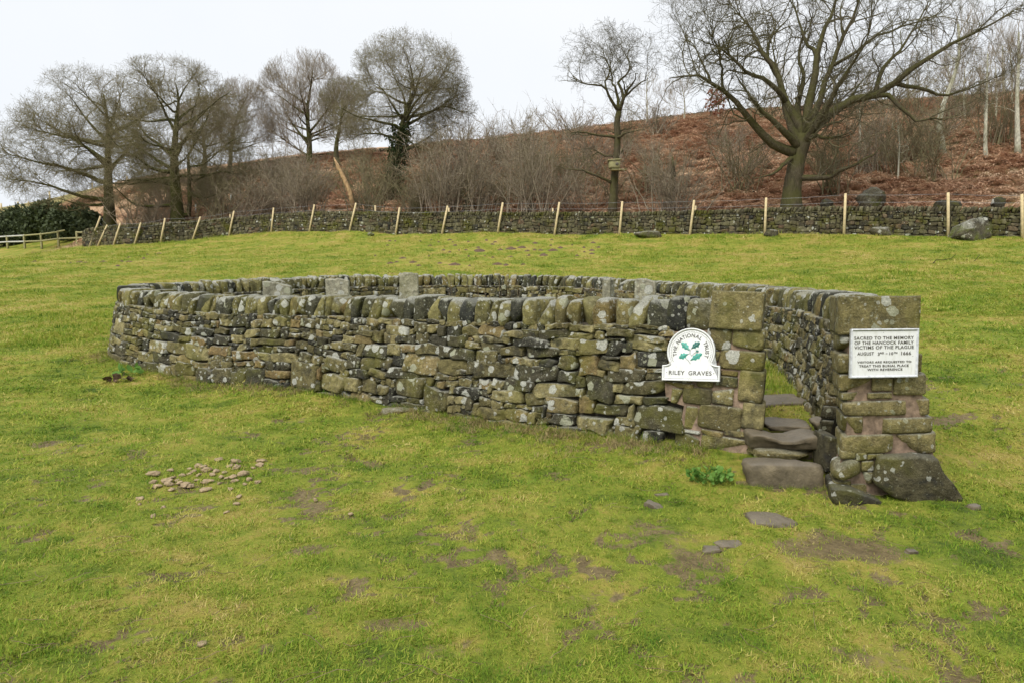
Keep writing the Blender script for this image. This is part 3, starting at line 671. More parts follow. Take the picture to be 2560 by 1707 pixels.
# ------------------------------------------------------------------ gate piers (parts of the enclosure), blocks as their pieces
class Plane:
    def __init__(s, O, T, batter=0.):
        s.O = np.asarray(O, float); s.T = np.asarray(T, float) / np.linalg.norm(T); s.U = np.array([0, 0, 1.])
        n = np.cross(s.T, s.U); s.N = n if n[1] < 0 else -n; s.b = batter        # N points at the camera
        s.NN = s.N + s.U * batter; s.NN /= np.linalg.norm(s.NN); s.UU = s.U - s.NN * (s.U @ s.NN); s.UU /= np.linalg.norm(s.UU); s.DD = s.NN
    def hit(s, u, v):
        d = raydir(u, v); C = np.array([0, 0, CAMZ]); t = ((s.O - C) @ s.NN) / (d @ s.NN); p = C + t * d - s.O
        return p @ s.T, p @ s.UU
    def world(s, V): return s.O + np.outer(V[:, 0], s.T) + np.outer(V[:, 1], s.UU) + np.outer(V[:, 2], s.DD)
def block_on(pl, box, depth, seed, parent, mat, front=0., c=None, k=9., amp=.02, name='block', n=5, facet=3):
    u0, v0, u1, v1 = box; um, vm = (u0 + u1) / 2, (v0 + v1) / 2
    t0, _ = pl.hit(u0, vm); t1, _ = pl.hit(u1, vm); _, ha = pl.hit(um, v1); _, hb = pl.hit(um, v0)
    rr = np.random.default_rng(seed); w, h = abs(t1 - t0), abs(hb - ha)
    V, Q = rock((w, h, depth), seed, k=k, n=n, amp=amp, freq=2.5, facet=facet)
    V[:, :2] *= 1.03
    V = V + np.array([(t0 + t1) / 2, (ha + hb) / 2, front - depth / 2]); W = pl.world(V)
    det = np.linalg.det(np.stack([pl.T, pl.UU, pl.NN]));  Q = Q if det > 0 else Q[:, ::-1]
    if c is None: c = np.array([rr.uniform(.1, 1), rr.uniform(.1, 1), rr.beta(1.5, 1.8)])
    return centered(name, W, Q, None, c, mat, parent)
# left pier: carries the round-headed sign
_a, _b = EW.face(np.array([.2]), np.array([.5]), 0., 1)[0], EW.face(np.array([.9]), np.array([.5]), 0., 1)[0]
PLL = Plane(EW.face(np.array([.45]), np.array([.4]), .012, 1)[0], (_a - _b) * np.array([1, 1, 0]), .18); PLL.DD = np.array([-.37, -.93, .08])
Z3 = lambda L: zz(1400, 680, 3.137, L)
def put_in(o, parent):
    o.parent = parent; o.matrix_parent_inverse = parent.matrix_basis.inverted(); return o
def block_child(o): return o
def slab(pl, poly_px, d0, d1):
    P = np.array([pl.hit(u, v) for u, v in poly_px]); n = len(P); V = np.concatenate([np.column_stack([P, np.full(n, d0)]), np.column_stack([P, np.full(n, d1)])])
    Q = [[i, (i + 1) % n, n + (i + 1) % n, n + i] for i in range(n)]; me = bpy.data.meshes.new('mortar')
    me.from_pydata([tuple(p) for p in pl.world(V)], [], [list(range(n))[::-1], list(range(n, 2 * n))] + Q); me.update(); return me
z3p = lambda L: [(1400 + x / 3.137, 680 + y / 3.137) for x, y in L]
gp = put_child('gate_pier', slab(PLL, z3p([(840, 470), (1550, 440), (1560, 1430), (900, 1430), (970, 1050), (830, 1000), (810, 800), (850, 620)]), -.48, -.018), M_MORTAR, enclosure); gp['label'] = 'left gate pier of squared blocks bedded in pink mortar'
rows3 = [(1350,445,1600,610),(1250,615,1600,770),(1400,772,1600,1022),(1150,445,1345,612),(1205,815,1395,895),(872,910,958,1030),(960,905,1190,1036),(1192,905,1360,1040),(1425,1025,1603,1235),(1085,1045,1420,1240),(980,1055,1078,1228),
         (900,1262,1092,1392),(1105,1290,1480,1420),(940,1236,1100,1262),(1105,1240,1280,1288),(1285,1242,1470,1290),(1262,772,1395,812),(815,862,1050,906),(900,500,1148,560),(850,562,1010,690),(1012,562,1248,612),(1012,615,1248,690),(820,692,1020,772),(1022,692,1248,770),(820,775,1040,860),(1042,775,1205,900)]
for i, bx in enumerate(Z3(rows3)):
    right = bx[2] > 1400 + 1590 / 3.137
    block_on(PLL, bx, .55 if right else .22, 300 + i, gp, M_PIER, front=.012 if i != 2 else .02, k=14 if right else 10, amp=.012, facet=1)
block_on(PLL, Z3([(1188, 158, 1588, 447)])[0], .56, 350, gp, M_PIER, front=.035, k=20, amp=.008, n=7, facet=0, c=np.array([.55, .3, .5]))
# right pier: carries the memorial plaque
PLR = Plane(unproj(2200, 1200, 5.02), (1, .10, 0), .05); PLR.DD = np.array([-.33, -.94, .05])
gq = put_child('gate_pier', slab(PLR, [(1840 + x / 2.45, 680 + y / 2.45) for x, y in [(690, 330), (1085, 330), (1125, 640), (1180, 1000), (1220, 1150), (1300, 1330), (1200, 1400), (640, 1385), (620, 1250), (680, 1000)]], -.44, -.012), M_MORTAR, enclosure); gq['label'] = 'right gate pier of squared blocks with pink mortar on a slanting base stone'
Z4 = lambda L: zz(1840, 680, 2.45, L)
rows4 = [(638,386,862,492),(868,386,1122,492),(626,500,882,618),(890,500,1142,614),(634,624,826,728),(832,640,958,726),(962,622,1166,752),(642,734,800,782),(806,736,956,772),(655,786,1048,878),(1062,778,1186,876),(655,882,778,986),(808,890,1206,986),(650,994,962,1112),(975,985,1226,1112),(735,1100,800,1152),(640,1090,735,1145),(805,1110,900,1150),(768,1154,842,1218),(766,1222,836,1292),(598,1276,706,1332),(700,1296,800,1345)]
for i, bx in enumerate(Z4(rows4)):
    edge = bx[0] < 1840 + 662 / 2.45 or bx[2] > 1840 + 1110 / 2.45
    block_on(PLR, bx, .5 if edge else .2, 400 + i, gq, M_PIER, front=.02, k=11, amp=.014, facet=1, c=np.array([np.random.default_rng(i).uniform(.4, .85), .25, np.random.default_rng(i + 9).uniform(.3, .8)]))
block_on(PLR, Z4([(634, 152, 1114, 378)])[0], .62, 450, gq, M_PIER, front=.03, k=20, amp=.008, n=7, facet=0, c=np.array([.5, .55, .75]))
block_on(PLR, Z4([(585, 1143, 768, 1272)])[0], .3, 461, gq, M_PIER, front=.09, k=3, amp=.03, name='mossy_boulder', c=np.array([.3, .2, .5]))
# slanting base stone and footing slab
def poly_stone(pl, px, depth, seed, parent, name, c, mat, front=0.):
    rr = np.random.default_rng(seed); P = np.array([pl.hit(1840 + x / 2.45, 680 + y / 2.45) for x, y in px])
    V, Q, T = stone_local(P if len(P) > 5 else P, rr, .06, 1); V[:, 2] = np.where(V[:, 2] < -.05, -depth, V[:, 2]) + front; W = pl.world(V)
    det = np.linalg.det(np.stack([pl.T, pl.UU, pl.NN])); area = sum(P[i - 1][0] * P[i][1] - P[i][0] * P[i - 1][1] for i in range(len(P)))
    if (area > 0) != (det > 0): Q, T = Q[:, ::-1], T[:, ::-1]
    return centered(name, W, Q, T, c, mat, parent)
poly_stone(PLR, [(862, 1112), (1050, 1106), (1225, 1108), (1250, 1210), (1320, 1290), (1392, 1400), (1250, 1422), (1090, 1405), (930, 1345), (815, 1270), (845, 1180)], .5, 470, gq, 'base_stone', np.array([.12, .8, .3]), M_PIER, .09)
poly_stone(PLR, [(570, 1285), (700, 1300), (900, 1388), (820, 1425), (640, 1420), (560, 1370)], .4, 471, gq, 'footing_stone', np.array([.05, .6, .2]), M_PIER, .12)

# ------------------------------------------------------------------ steps and slabs in the gateway
def thing_rock(name, label, cat, loc, size, seed, mat, rz=0., tilt=(0, 0), k=6., amp=.04, n=6, facet=2, c=(.5, .4, .5), group=None, wear=None):
    V, Q = rock(size, seed, k=k, n=n, amp=amp, facet=facet)
    if wear: top = V[:, 2] > size[2] * .2; V[top, 2] -= wear * np.exp(-(V[top, 0] / (size[0] * .22)) ** 2)
    V = rot_z(rot_y(rot_x(V, tilt[0]), tilt[1]), rz); me = mesh_np(name, V, Q); tint(me, np.array(c)); o = add(name, me, mat); o.location = [float(a) for a in loc]
    return tag(o, label, cat, group)
def px_rock(name, label, cat, box, y, depth, seed, mat, **kw):
    """stone whose front fills a pixel box at distance y"""
    u0, v0, u1, v1 = box; a = unproj(u0, (v0 + v1) / 2, y); b = unproj(u1, (v0 + v1) / 2, y); t = unproj((u0 + u1) / 2, v0, y); d = unproj((u0 + u1) / 2, v1, y)
    return thing_rock(name, label, cat, ((a[0] + b[0]) / 2, y + depth / 2, (t[2] + d[2]) / 2), (b[0] - a[0], depth, t[2] - d[2]), seed, mat, **kw)
STG = 'stone steps in the gateway'
px_rock('stone_step', 'smooth brown block forming the lowest step of the gateway', 'step', (1876, 1163, 2066, 1256), 5.05, .30, 501, M_STEP, k=7, amp=.02, n=8, rz=-.05, tilt=(-.04, 0), group=STG)
px_rock('stone_step', 'worn hollowed threshold stone between the two gate piers', 'step', (1884, 1088, 2063, 1132), 5.42, .30, 502, M_STEP, k=8, amp=.03, n=9, wear=.055, rz=-.05, group=STG)
px_rock('packing_stone', 'thin pale stone packed under the threshold above the lowest step', 'stone', (1895, 1126, 2056, 1150), 5.40, .3, 508, M_PIER, k=6, amp=.04, group=STG)
px_rock('stone_step', 'dark edged slab forming the innermost step in the long grass', 'step', (1902, 1000, 2024, 1030), 6.95, .36, 503, M_STEP, k=8, amp=.04, n=7, rz=.06, tilt=(.04, 0), group=STG)
px_rock('path_slab', 'flat worn slab set in turf just inside the threshold', 'slab', (1925, 1062, 2040, 1082), 5.86, .34, 504, M_STEP, k=6, amp=.06, n=7, rz=-.12, c=(.5, .3, .3))
px_rock('stone', 'small dark stone leaning in grass against the right jamb', 'stone', (2040, 1046, 2072, 1074), 6.0, .16, 505, M_STEP, k=3, amp=.08, tilt=(0, -.4))
px_rock('jamb_footing', 'lichened footing stone at the right end of the threshold', 'stone', (2066, 1092, 2098, 1180), 5.24, .25, 506, M_PIER, k=14, c=(.1, .8, .2), facet=0, amp=.04)

# ------------------------------------------------------------------ signs
def text_mesh(body, size, extrude=.0015, spacing=1.0, bold=0.0):
    cu = bpy.data.curves.new('lettering', 'FONT'); cu.body = body; cu.size = size; cu.extrude = extrude; cu.space_character = spacing; cu.align_x = 'CENTER'; cu.align_y = 'CENTER'; cu.offset = bold; cu.resolution_u = 3
    o = bpy.data.objects.new('tmp', cu); col.objects.link(o); dg = bpy.context.evaluated_depsgraph_get(); dg.update()
    me = bpy.data.meshes.new_from_object(o.evaluated_get(dg)); bpy.data.objects.remove(o); bpy.data.curves.remove(cu); me.name = 'lettering'; me.materials.clear(); return me
def extrude_poly(name, P, z0, z1, hole=None):
    n = len(P); V = [(x, y, z0) for x, y in P] + [(x, y, z1) for x, y in P]; F = [list(range(n))[::-1], list(range(n, 2 * n))] + [[i, (i + 1) % n, n + (i + 1) % n, n + i] for i in range(n)]
    me = bpy.data.meshes.new(name); me.from_pydata(V, [], F); me.update(); return me
def frame_strip(name, A, B, z0, z1, z2):
    """rim between an outer outline A and inner outline B: outer wall from z0, crest at z1, falling to z2 at the inner edge"""
    n = len(A); M_ = (np.array(A) + np.array(B)) / 2
    V = [(x, y, z0) for x, y in A] + [(x, y, z1 - .002) for x, y in A] + [(x, y, z1) for x, y in M_] + [(x, y, z2) for x, y in B]
    F = []
    for k in range(3):
        for i in range(n): j = (i + 1) % n; F.append([k * n + i, k * n + j, (k + 1) * n + j, (k + 1) * n + i])
    me = bpy.data.meshes.new(name); me.from_pydata(V, [], F); me.update(); return me
def offset_poly(P, d):
    P = np.array(P, float); n = len(P); out = []
    for i in range(n):
        a, b, c = P[i - 1], P[i], P[(i + 1) % n]; e1 = b - a; e2 = c - b; e1 /= np.linalg.norm(e1); e2 /= np.linalg.norm(e2)
        n1 = np.array([-e1[1], e1[0]]); n2 = np.array([-e2[1], e2[0]]); m = n1 + n2; m /= np.linalg.norm(m); out.append(b + m * d / max(.45, m @ n1))
    return np.array(out)
def frame_object(root, pl, t, h, d):
    M = np.eye(4); M[:3, 0] = pl.T; M[:3, 1] = pl.UU; M[:3, 2] = pl.NN; M[:3, 3] = pl.world(np.array([[t, h, d]]))[0]
    from mathutils import Matrix
    root.matrix_world = Matrix(M.tolist())
def child(root, name, me, mat, z=0., xy=(0, 0), rz=0.):
    o = add(name, me, mat); o.parent = root; o.location = (xy[0], xy[1], z); o.rotation_euler = (0, 0, rz); return o
# --- round-headed sign (built in its own plane, metres)
tl, hl = PLL.hit(1658, 950); tr_, hr = PLL.hit(1801, 950); _, ht = PLL.hit(1729, 820); tc = (tl + tr_) / 2; W_ = abs(tr_ - tl); Hs = ht - (hl + hr) / 2
sc = W_ / 1310.0        # one unit of the close-up enlargement
def S(x, y): return ((x - 825) * sc, (1385 - y) * sc * (Hs / (1205 * sc)))
sign = thing('round_headed_sign', 'white metal sign with green oak leaves on the left gate pier', 'sign')
kx, ky = 1.0, Hs / (1205 * sc)
out = [S(168, 1385), S(1482, 1385), S(1482, 1030)]
def arc(cx, cy, rx, ry, a0, a1, n): return [S(cx + rx * math.cos(a), cy - ry * math.sin(a)) for a in np.linspace(a0, a1, n)]
out += arc(1440, 900, 190, 130, -math.pi * .5, -math.pi * .82, 6)
out += arc(822, 715, 545, 535, R(-32), R(212), 49)
out += arc(205, 900, 190, 130, -math.pi * .18, -math.pi * .5, 6)
out += [S(168, 1030)]
out = np.array(out)
# drop near-duplicate points
keep = [0]
for i in range(1, len(out)):
    if np.linalg.norm(out[i] - out[keep[-1]]) > .004: keep.append(i)
out = out[keep]
inn = offset_poly(out, .016)
child(sign, 'plate', extrude_poly('plate', out, -.018, .0), M_WHITE)
child(sign, 'rim', frame_strip('rim', out, inn, -.018, .011, .0005), M_WHITE)
child(sign, 'rim_line', frame_strip('rim_line', inn, offset_poly(inn, .0032), .0002, .0015, .0012), M_INK)
# beading along the arch
bd = Bag()
for a in np.linspace(R(-28), R(208), 50):
    p = S(822 + 455 * math.cos(a), 715 - 447 * math.sin(a)); V, Q = rock((.0085, .0085, .005), 3, k=2, n=2, amp=0); bd.put(V + np.array([p[0], p[1], .003]), Q)
child(sign, 'beading', bd.mesh('beading', col_attr=False), M_WHITE)
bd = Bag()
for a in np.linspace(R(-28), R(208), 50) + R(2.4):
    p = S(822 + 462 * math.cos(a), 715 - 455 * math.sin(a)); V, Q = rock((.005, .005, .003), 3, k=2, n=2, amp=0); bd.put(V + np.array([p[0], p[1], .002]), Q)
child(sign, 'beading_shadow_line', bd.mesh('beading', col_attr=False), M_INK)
txt = 'THE NATIONAL TRUST'; angs = [191, 178, 165.5, 0, 146, 134, 123, 114, 104.5, 91, 76.5, 64.5, 0, 40, 29, 17, 6, -6]; angs = [191, 177, 164, 0, 143, 129, 117, 108.5, 98, 82.5, 67, 54, 0, 30, 18.5, 6, -5, -17]
for ch, a in zip(txt, angs):
    if ch == ' ': continue
    p = S(822 + 368 * math.cos(R(a)), 715 - 362 * math.sin(R(a))); child(sign, 'lettering', text_mesh(ch, 118 * sc, .0012, bold=.0004), M_INK, .0022, p, R(a - 90))
for wd_, cx_, w_ in (('RILEY', 510, 365), ('GRAVES', 1042, 520)):
    me = text_mesh(wd_, 128 * sc, .0012, 1.08, .0003); co = np.empty(len(me.vertices) * 3); me.vertices.foreach_get('co', co); co = co.reshape(-1, 3); co[:, 0] -= (co[:, 0].max() + co[:, 0].min()) / 2; co[:, 0] *= w_ * sc / np.ptp(co[:, 0]); me.vertices.foreach_set('co', co.ravel()); me.update(); child(sign, 'lettering', me, M_INK, .0022, S(cx_, 1208))
for x in (272, 1350): p = S(x, 1203); V, Q = rock((.008, .008, .004), 5, k=2, n=2, amp=0); child(sign, 'dot', mesh_np('dot', V, Q), M_INK, .0015, p)
def oak_leaf(p0, p1, wid, mat):
    a, b = np.array(S(*p0)), np.array(S(*p1)); d = b - a; L = np.linalg.norm(d); d /= L; nrm = np.array([-d[1], d[0]]); t = np.linspace(0, 1, 22)
    prof = wid * sc * np.sin(np.pi * t ** 1.25) ** .8 * (1 + .22 * np.sin(t * 22)); up = [a + d * L * q + nrm * w for q, w in zip(t, prof)]; dn = [a + d * L * q - nrm * w for q, w in zip(t, prof)]
    P = up + dn[::-1][1:-1]; mid = [a + d * L * q for q in t]; n = len(t)
    V = [(*p, .001) for p in up] + [(*p, .006) for p in mid] + [(*p, .001) for p in dn]; F = []
    for i in range(n - 1): F += [[i, i + 1, n + i + 1, n + i], [n + i, n + i + 1, 2 * n + i + 1, 2 * n + i]]
    me = bpy.data.meshes.new('oak_leaf'); me.from_pydata(V, [], F); me.update(); child(sign, 'oak_leaf', me, mat)
    rib = np.array([(*(a + d * L * q), .0065) for q in np.linspace(.02, .9, 6)]); V, Q, T = tube(rib, .0011, 4); child(sign, 'leaf_rib', mesh_np('leaf_rib', V, Q, T), M_STEM)
oak_leaf((795, 690), (598, 505), 62, M_LEAF); oak_leaf((830, 650), (1022, 505), 62, M_LEAFD); oak_leaf((760, 770), (552, 860), 62, M_LEAF); oak_leaf((815, 915), (1080, 760), 62, M_LEAF)
def stem(pts, w=.0016): P = np.array([(*S(*p), .003) for p in pts]); V, Q, T = tube(P, w, 5); child(sign, 'stem', mesh_np('stem', V, Q, T), M_STEM)
stem([(700, 855), (760, 910), (795, 950), (820, 992)], .0022); stem([(795, 650), (805, 720), (815, 770), (850, 820)]); stem([(760, 775), (800, 755), (815, 690), (830, 650)]); stem([(845, 815), (880, 770), (930, 735), (965, 710)]); stem([(965, 715), (985, 745)])
ac = np.array(S(962, 655)); V, Q = rock((.026, .034, .01), 8, k=2, n=3, amp=0); child(sign, 'acorn', mesh_np('acorn', V, Q), M_WHITE, .003, ac); V, Q = rock((.025, .014, .012), 9, k=2.5, n=3, amp=.02); child(sign, 'acorn_cup', mesh_np('acorn_cup', V, Q), M_LEAFD, .003, ac + np.array([.004, -.02]))
frame_object(sign, PLL, tc, (hl + hr) / 2, .062)
from mathutils import Matrix
sign.matrix_world = sign.matrix_world @ Matrix.Rotation(.075, 4, 'Z')
# --- rectangular plaque
a0 = PLR.hit(2123, 880); a1 = PLR.hit(2289, 880); b0 = PLR.hit(2206, 821); b1 = PLR.hit(2206, 940); PW, PH = a1[0] - a0[0], b0[1] - b1[1]
plaque = thing('memorial_plaque', 'white rectangular metal plaque with black memorial inscription on the right gate pier', 'plaque')
rect = np.array([(-PW / 2, -PH / 2), (PW / 2, -PH / 2), (PW / 2, PH / 2), (-PW / 2, PH / 2)]); rin = offset_poly(rect, .015)
child(plaque, 'plate', extrude_poly('plate', rect, -.016, 0.), M_WHITE); child(plaque, 'rim', frame_strip('rim', rect, rin, -.016, .010, .0005), M_RIM)
bar = np.array([(-PW / 2 + .02, PH / 2 - .017), (PW / 2 - .018, PH / 2 - .017), (PW / 2 - .018, PH / 2 - .0145), (-PW / 2 + .02, PH / 2 - .0145)])
child(plaque, 'rim_line', extrude_poly('rim_line', bar, .0005, .0022), M_INK)
us = PW / 1610.0
def fit_line(s_, cx, cy, w_px, h_px, bold=.0003):
    me = text_mesh(s_, h_px * us * 1.36, .001, 1.12, bold); co = np.empty(len(me.vertices) * 3); me.vertices.foreach_get('co', co); co = co.reshape(-1, 3)
    wd = np.ptp(co[:, 0]); hd = np.ptp(co[:, 1]); co[:, 0] *= w_px * us / wd; co[:, 1] *= h_px * us / hd * (1 if True else 1); co[:, 0] -= (co[:, 0].max() + co[:, 0].min()) / 2; co[:, 1] -= (co[:, 1].max() + co[:, 1].min()) / 2
    me.vertices.foreach_set('co', co.ravel()); me.update(); child(plaque, 'lettering', me, M_INK, .0018, ((cx - 1145) * us, (785 - cy) * us * (PH / (1185 * us))))
fit_line('SACRED TO THE MEMORY', 1128, 415, 1420, 72); fit_line('OF THE HANCOCK FAMILY', 1132, 530, 1410, 75); fit_line('VICTIMS OF THE PLAGUE', 1135, 642, 1420, 75)
fit_line('AUGUST', 697, 788, 390, 72); fit_line('3', 1008, 800, 42, 72); fit_line('RD', 1090, 775, 90, 38); fit_line('-', 1197, 792, 42, 10); fit_line('10', 1310, 792, 90, 66); fit_line('TH', 1412, 775, 80, 38); fit_line('1666', 1665, 790, 235, 82)
fit_line('VISITORS ARE REQUESTED TO', 1150, 1002, 1290, 56); fit_line('TREAT THIS BURIAL PLACE', 1142, 1092, 1185, 54); fit_line('WITH REVERENCE', 1168, 1182, 840, 54)
for x, y in ((1112, 285), (455, 860), (1830, 865)): V, Q = rock((.0045, .0045, .004), 2, k=2, n=2, amp=0); child(plaque, 'screw', mesh_np('screw', V, Q), M_BRASS, .001, ((x - 1145) * us, (785 - y) * us * (PH / (1185 * us))))
frame_object(plaque, PLR, (a0[0] + a1[0]) / 2, (b0[1] + b1[1]) / 2, .075)

# ------------------------------------------------------------------ headstones inside
def headstone(label, u0, u1, v_l, v_r, y, thick, seed, rz=0., round_top=.02):
    a = unproj(u0, v_l, y); b = unproj(u1, v_r, y); w = b[0] - a[0]; cx = (a[0] + b[0]) / 2; g = g1(cx, y) - .1; hl_, hr_ = a[2] - g, b[2] - g
    n = 9; r_ = np.random.default_rng(seed); top = []
    for i in range(n): f = i / (n - 1); top.append(((f - .5) * w, hl_ * (1 - f) + hr_ * f - round_top * (abs(2 * f - 1) ** 4) + r_.normal(0, .006)))
    P = [(w / 2 + .01, 0), ] + top[::-1] + [(-w / 2 - .01, 0)]; n = len(P); V = []
    for d, s_ in ((-thick / 2, .97), (-thick / 2 + .012, 1.), (thick / 2 - .012, 1.), (thick / 2, .97)):
        for x, z in P: V.append((x * s_, d + r_.normal(0, .002), z * (1 - (1 - s_) * .5)))
    F = [list(range(n)), [3 * n + i for i in range(n)][::-1]]
    for k_ in range(3): F += [[k_ * n + j, k_ * n + (j + 1) % n, (k_ + 1) * n + (j + 1) % n, (k_ + 1) * n + j][::-1] for j in range(n)]
    me = bpy.data.meshes.new('headstone'); me.from_pydata(V, [], F); me.update(); tint(me, np.array([r_.uniform(), r_.uniform(0, .6), .9])); o = add('headstone', me, M_HEAD); o.location = (cx, y, g); o.rotation_euler = (0, 0, rz)
    return tag(o, label, 'headstone', 'headstones inside the enclosure')
headstone('weathered headstone with a slanting top, leftmost inside the wall', 658, 728, 701, 714, 11.9, .11, 1)
headstone('squat pale headstone, second from left inside the wall', 815, 872, 695, 699, 12.2, .11, 2)
headstone('tallest square-topped pale headstone standing against the far coping', 999, 1045, 681, 682, 12.6, .11, 3)
headstone('narrow headstone seen nearly edge on, left of the right-hand pair', 1510, 1533, 697, 699, 11.0, .14, 4, .9)
headstone('wide leaning headstone turned aside, rightmost inside the wall', 1589, 1640, 694, 702, 10.6, .12, 5, -.35)
# ------------------------------------------------------------------ far field wall
FWP = []
for u, v, tv, y in FW[::-1]:
    p = unproj(u, v, y); t = unproj(u, tv, y + .3); dx, dy = p[0], p[1]; L_ = math.hypot(dx, dy); FWP.append((p[0] + .35 * dx / L_, p[1] + .35 * dy / L_, t[2]))
FWL = WallLine(FWP, 1.0, .33, .1, foot=-.12, ground_fn=G)
_x, _y, _z, _tx, _ty = [float(a) for a in FWL.at(20.0)]
if (-_tx * FWL.flip) > 0: FWL.flip = -1.0
FC = .22
qs2 = np.linspace(0, FWL.len, 200); _hh = FWL.at(qs2)[2] - FC - FWL.base(qs2, 1); H_FW = lambda q: float(np.interp(q, qs2, _hh))
_hb = FWL.at(qs2)[2] - FC - FWL.base(qs2, -1); H_FB = lambda q: float(np.interp(q, qs2, _hb))
farwall = thing('field_wall', 'long mossy drystone wall crossing behind the field below the bracken bank', 'wall', loc=(0, 37, 3))
V, Q = wall_core(FWL, 0, FWL.len, .06, H_FW, H_FB, .5); put_child('wall_core', mesh_np('wall_core', V, Q, smooth_sh=False), M_CORE, farwall)
r = np.random.default_rng(21)
st = lay_courses(0, FWL.len, H_FW, r, .075, .14, 1.5, 3.4, (), res=.02, gap=.009)
items = []
for s_ in st:
    W, Q, T = build_stone(FWL, s_, 1, 1); c = W.mean(0); tn = pick_tint(r, .16); items.append((s_[1] / c[1] ** 2, W, Q, T, tn))
items.sort(key=lambda a: -a[0]); bag = Bag()
for k, (a, W, Q, T, c) in enumerate(items):
    if k < 290: centered('stone', W, Q, T, c, M_FAR, farwall)
    else: bag.put(W, Q, T, c)
o = put_child('small_stones', bag.mesh('small_stones'), M_FAR, farwall); o['kind'] = 'stuff'
q = 0.; k = 0; bag = Bag(); COPE_SAVE = COPE; COPE = FC
while q < FWL.len - .1:
    w = r.uniform(.1, .18); cope_stone(FWL, q + w / 2, w * 1.02, FC + r.uniform(.0, .07), r.uniform(.36, .46), r.uniform(-.45, -.05), 5000 + k, farwall, M_FAR, n=3, bag=None if k < 290 else bag, c=np.array([r.uniform(.2, .9), r.uniform(0, .6), r.uniform(0, .6)]))
    q += w; k += 1
o = put_child('small_coping', bag.mesh('small_coping'), M_FAR, farwall); o['kind'] = 'stuff'; COPE = COPE_SAVE

# skyline wall on the crest of the bank
RU = np.array([(560, 423), (653, 414), (1000, 374), (1415, 334), (1741, 292), (2068, 270), (2560, 238), (2760, 222)], float)
SKP = []
for u, v in RU[::-1]:
    p = unproj(u, v, 70.); SKP.append((p[0], p[1], g1(p[0], p[1]) + .5))
SKL = WallLine(SKP, 1.0, .3, .08, foot=-.3)
if (-float(SKL.at(20.)[3]) * SKL.flip) > 0: SKL.flip = -1.0
skyw = thing('skyline_wall', 'low dark wall running along the skyline at the top of the bank', 'wall', loc=(20, 70, 12)); bag = Bag(); rr = np.random.default_rng(3)
q = 0.
while q < SKL.len:
    w = rr.uniform(.3, .7); x, y, z, tx, ty = [float(a) for a in SKL.at(q)]
    V, Q = rock((w * 1.15, .5, .55 + rr.uniform(0, .25)), int(q * 77), k=4, n=2, amp=.08); bag.put(rot_z(V, math.atan2(ty, tx)) + np.array([x, y, z - .45]), Q, None, np.array([rr.uniform(0, .5), .9, .2])); q += w
o = put_child('stones', bag.mesh('stones'), M_FAR, skyw); o['kind'] = 'stuff'

ORD = 'first second third fourth fifth sixth seventh eighth ninth tenth eleventh twelfth thirteenth fourteenth fifteenth sixteenth seventeenth eighteenth nineteenth twentieth'.split()
# ------------------------------------------------------------------ leaning posts with wire, rail fence
POSTS = [(251,541,223,610),(268,563,245,612),(301,558,284,612),(352,557,336,612),(412.5,546,401,606),(501,542,481,601),(585,528,572,590),(684,520,677.5,583),(786,512,773,581),(890,508,873,581),(999,519,989,586.5),(1119,515,1104.6,586.5),(1257,507,1244,583.6),(1398.5,506,1386,589),(1556,504,1548.5,587.6),(1735.5,501,1724.5,590),(1915.5,495,1912,586.5),(2114,484.5,2110,588),(2370.6,482,2371,592),(2555,486,2557,591)]
wf = thing('wire_fence', 'row of pale round timber posts with thin wires leaning along the field wall', 'fence', loc=(0, 36, 3)); tops = []
for i, (tu, tv, bu, bv) in enumerate(POSTS):
    y = float(np.interp(bu, FW[:, 0], FW[:, 3])) - .22; b = unproj(bu, bv, y); t = unproj(tu, tv, y + .12); b[2] = min(b[2], g1(b[0], b[1]) + .02); d = t - b; b2 = b - d * .12
    V, Q, T = tube(np.array([b2, b + d * .5, t]), [.062, .058, .055], 8); centered('post', V, Q, T, None, M_POST, wf); tops.append((b, t))
for f in (.97, .80):
    for i in range(len(tops) - 1):
        p = tops[i][0] * (1 - f) + tops[i][1] * f; q_ = tops[i + 1][0] * (1 - f) + tops[i + 1][1] * f; m = (p + q_) / 2 - np.array([0, 0, .03]); back = np.array([0, .06, 0])
        V, Q, T = tube(np.array([p, m, q_]) + back, .006, 3); centered('wire', V, Q, T, None, M_WIRE, wf)
# second line of low stakes behind the wall
for i, (u, tv, bv) in enumerate([(575, 536, 556), (938, 514, 535), (1122, 520, 540), (1382, 521, 540), (1739, 515, 540)]):
    y = float(np.interp(u, FW[:, 0], FW[:, 3])) + 1.6; t = unproj(u, tv, y); g = g1(t[0], y); V, Q, T = tube(np.array([[t[0], y, g - .1], [t[0], y, (g + t[2]) / 2], t]), .05, 6)
    o = add('stake', mesh_np('stake', V, Q, T), M_POST); tag(o, 'short pale stake just behind the field wall, %s from the left' % ORD[i], 'post', 'stakes behind the field wall')
rf = thing('rail_fence', 'weathered two-rail timber fence at the far left below dark bushes', 'fence', loc=(-40, 55, 3)); RP = []
for x, ty_, by, yy in [(-150, 850, 1035, 58.5), (108, 835, 1020, 57.5), (347, 820, 1005, 56.5), (583, 800, 990, 55.5), (820, 768, 965, 54.5), (1083, 775, 950, 51.5), (1237, 785, 940, 49)]:
    b = unproj(x / 5.6, 440 + by / 5.6, yy); t = unproj(x / 5.6, 440 + ty_ / 5.6, yy); b[2] = min(b[2], g1(b[0], b[1])) - .1; RP.append((b, t)); V, Q = rock((.13, .13, t[2] - b[2]), x + 999, k=14, n=3, amp=.0); V += np.array([b[0], b[1], (b[2] + t[2]) / 2]); centered('post', V, Q, None, None, M_RAIL, rf)
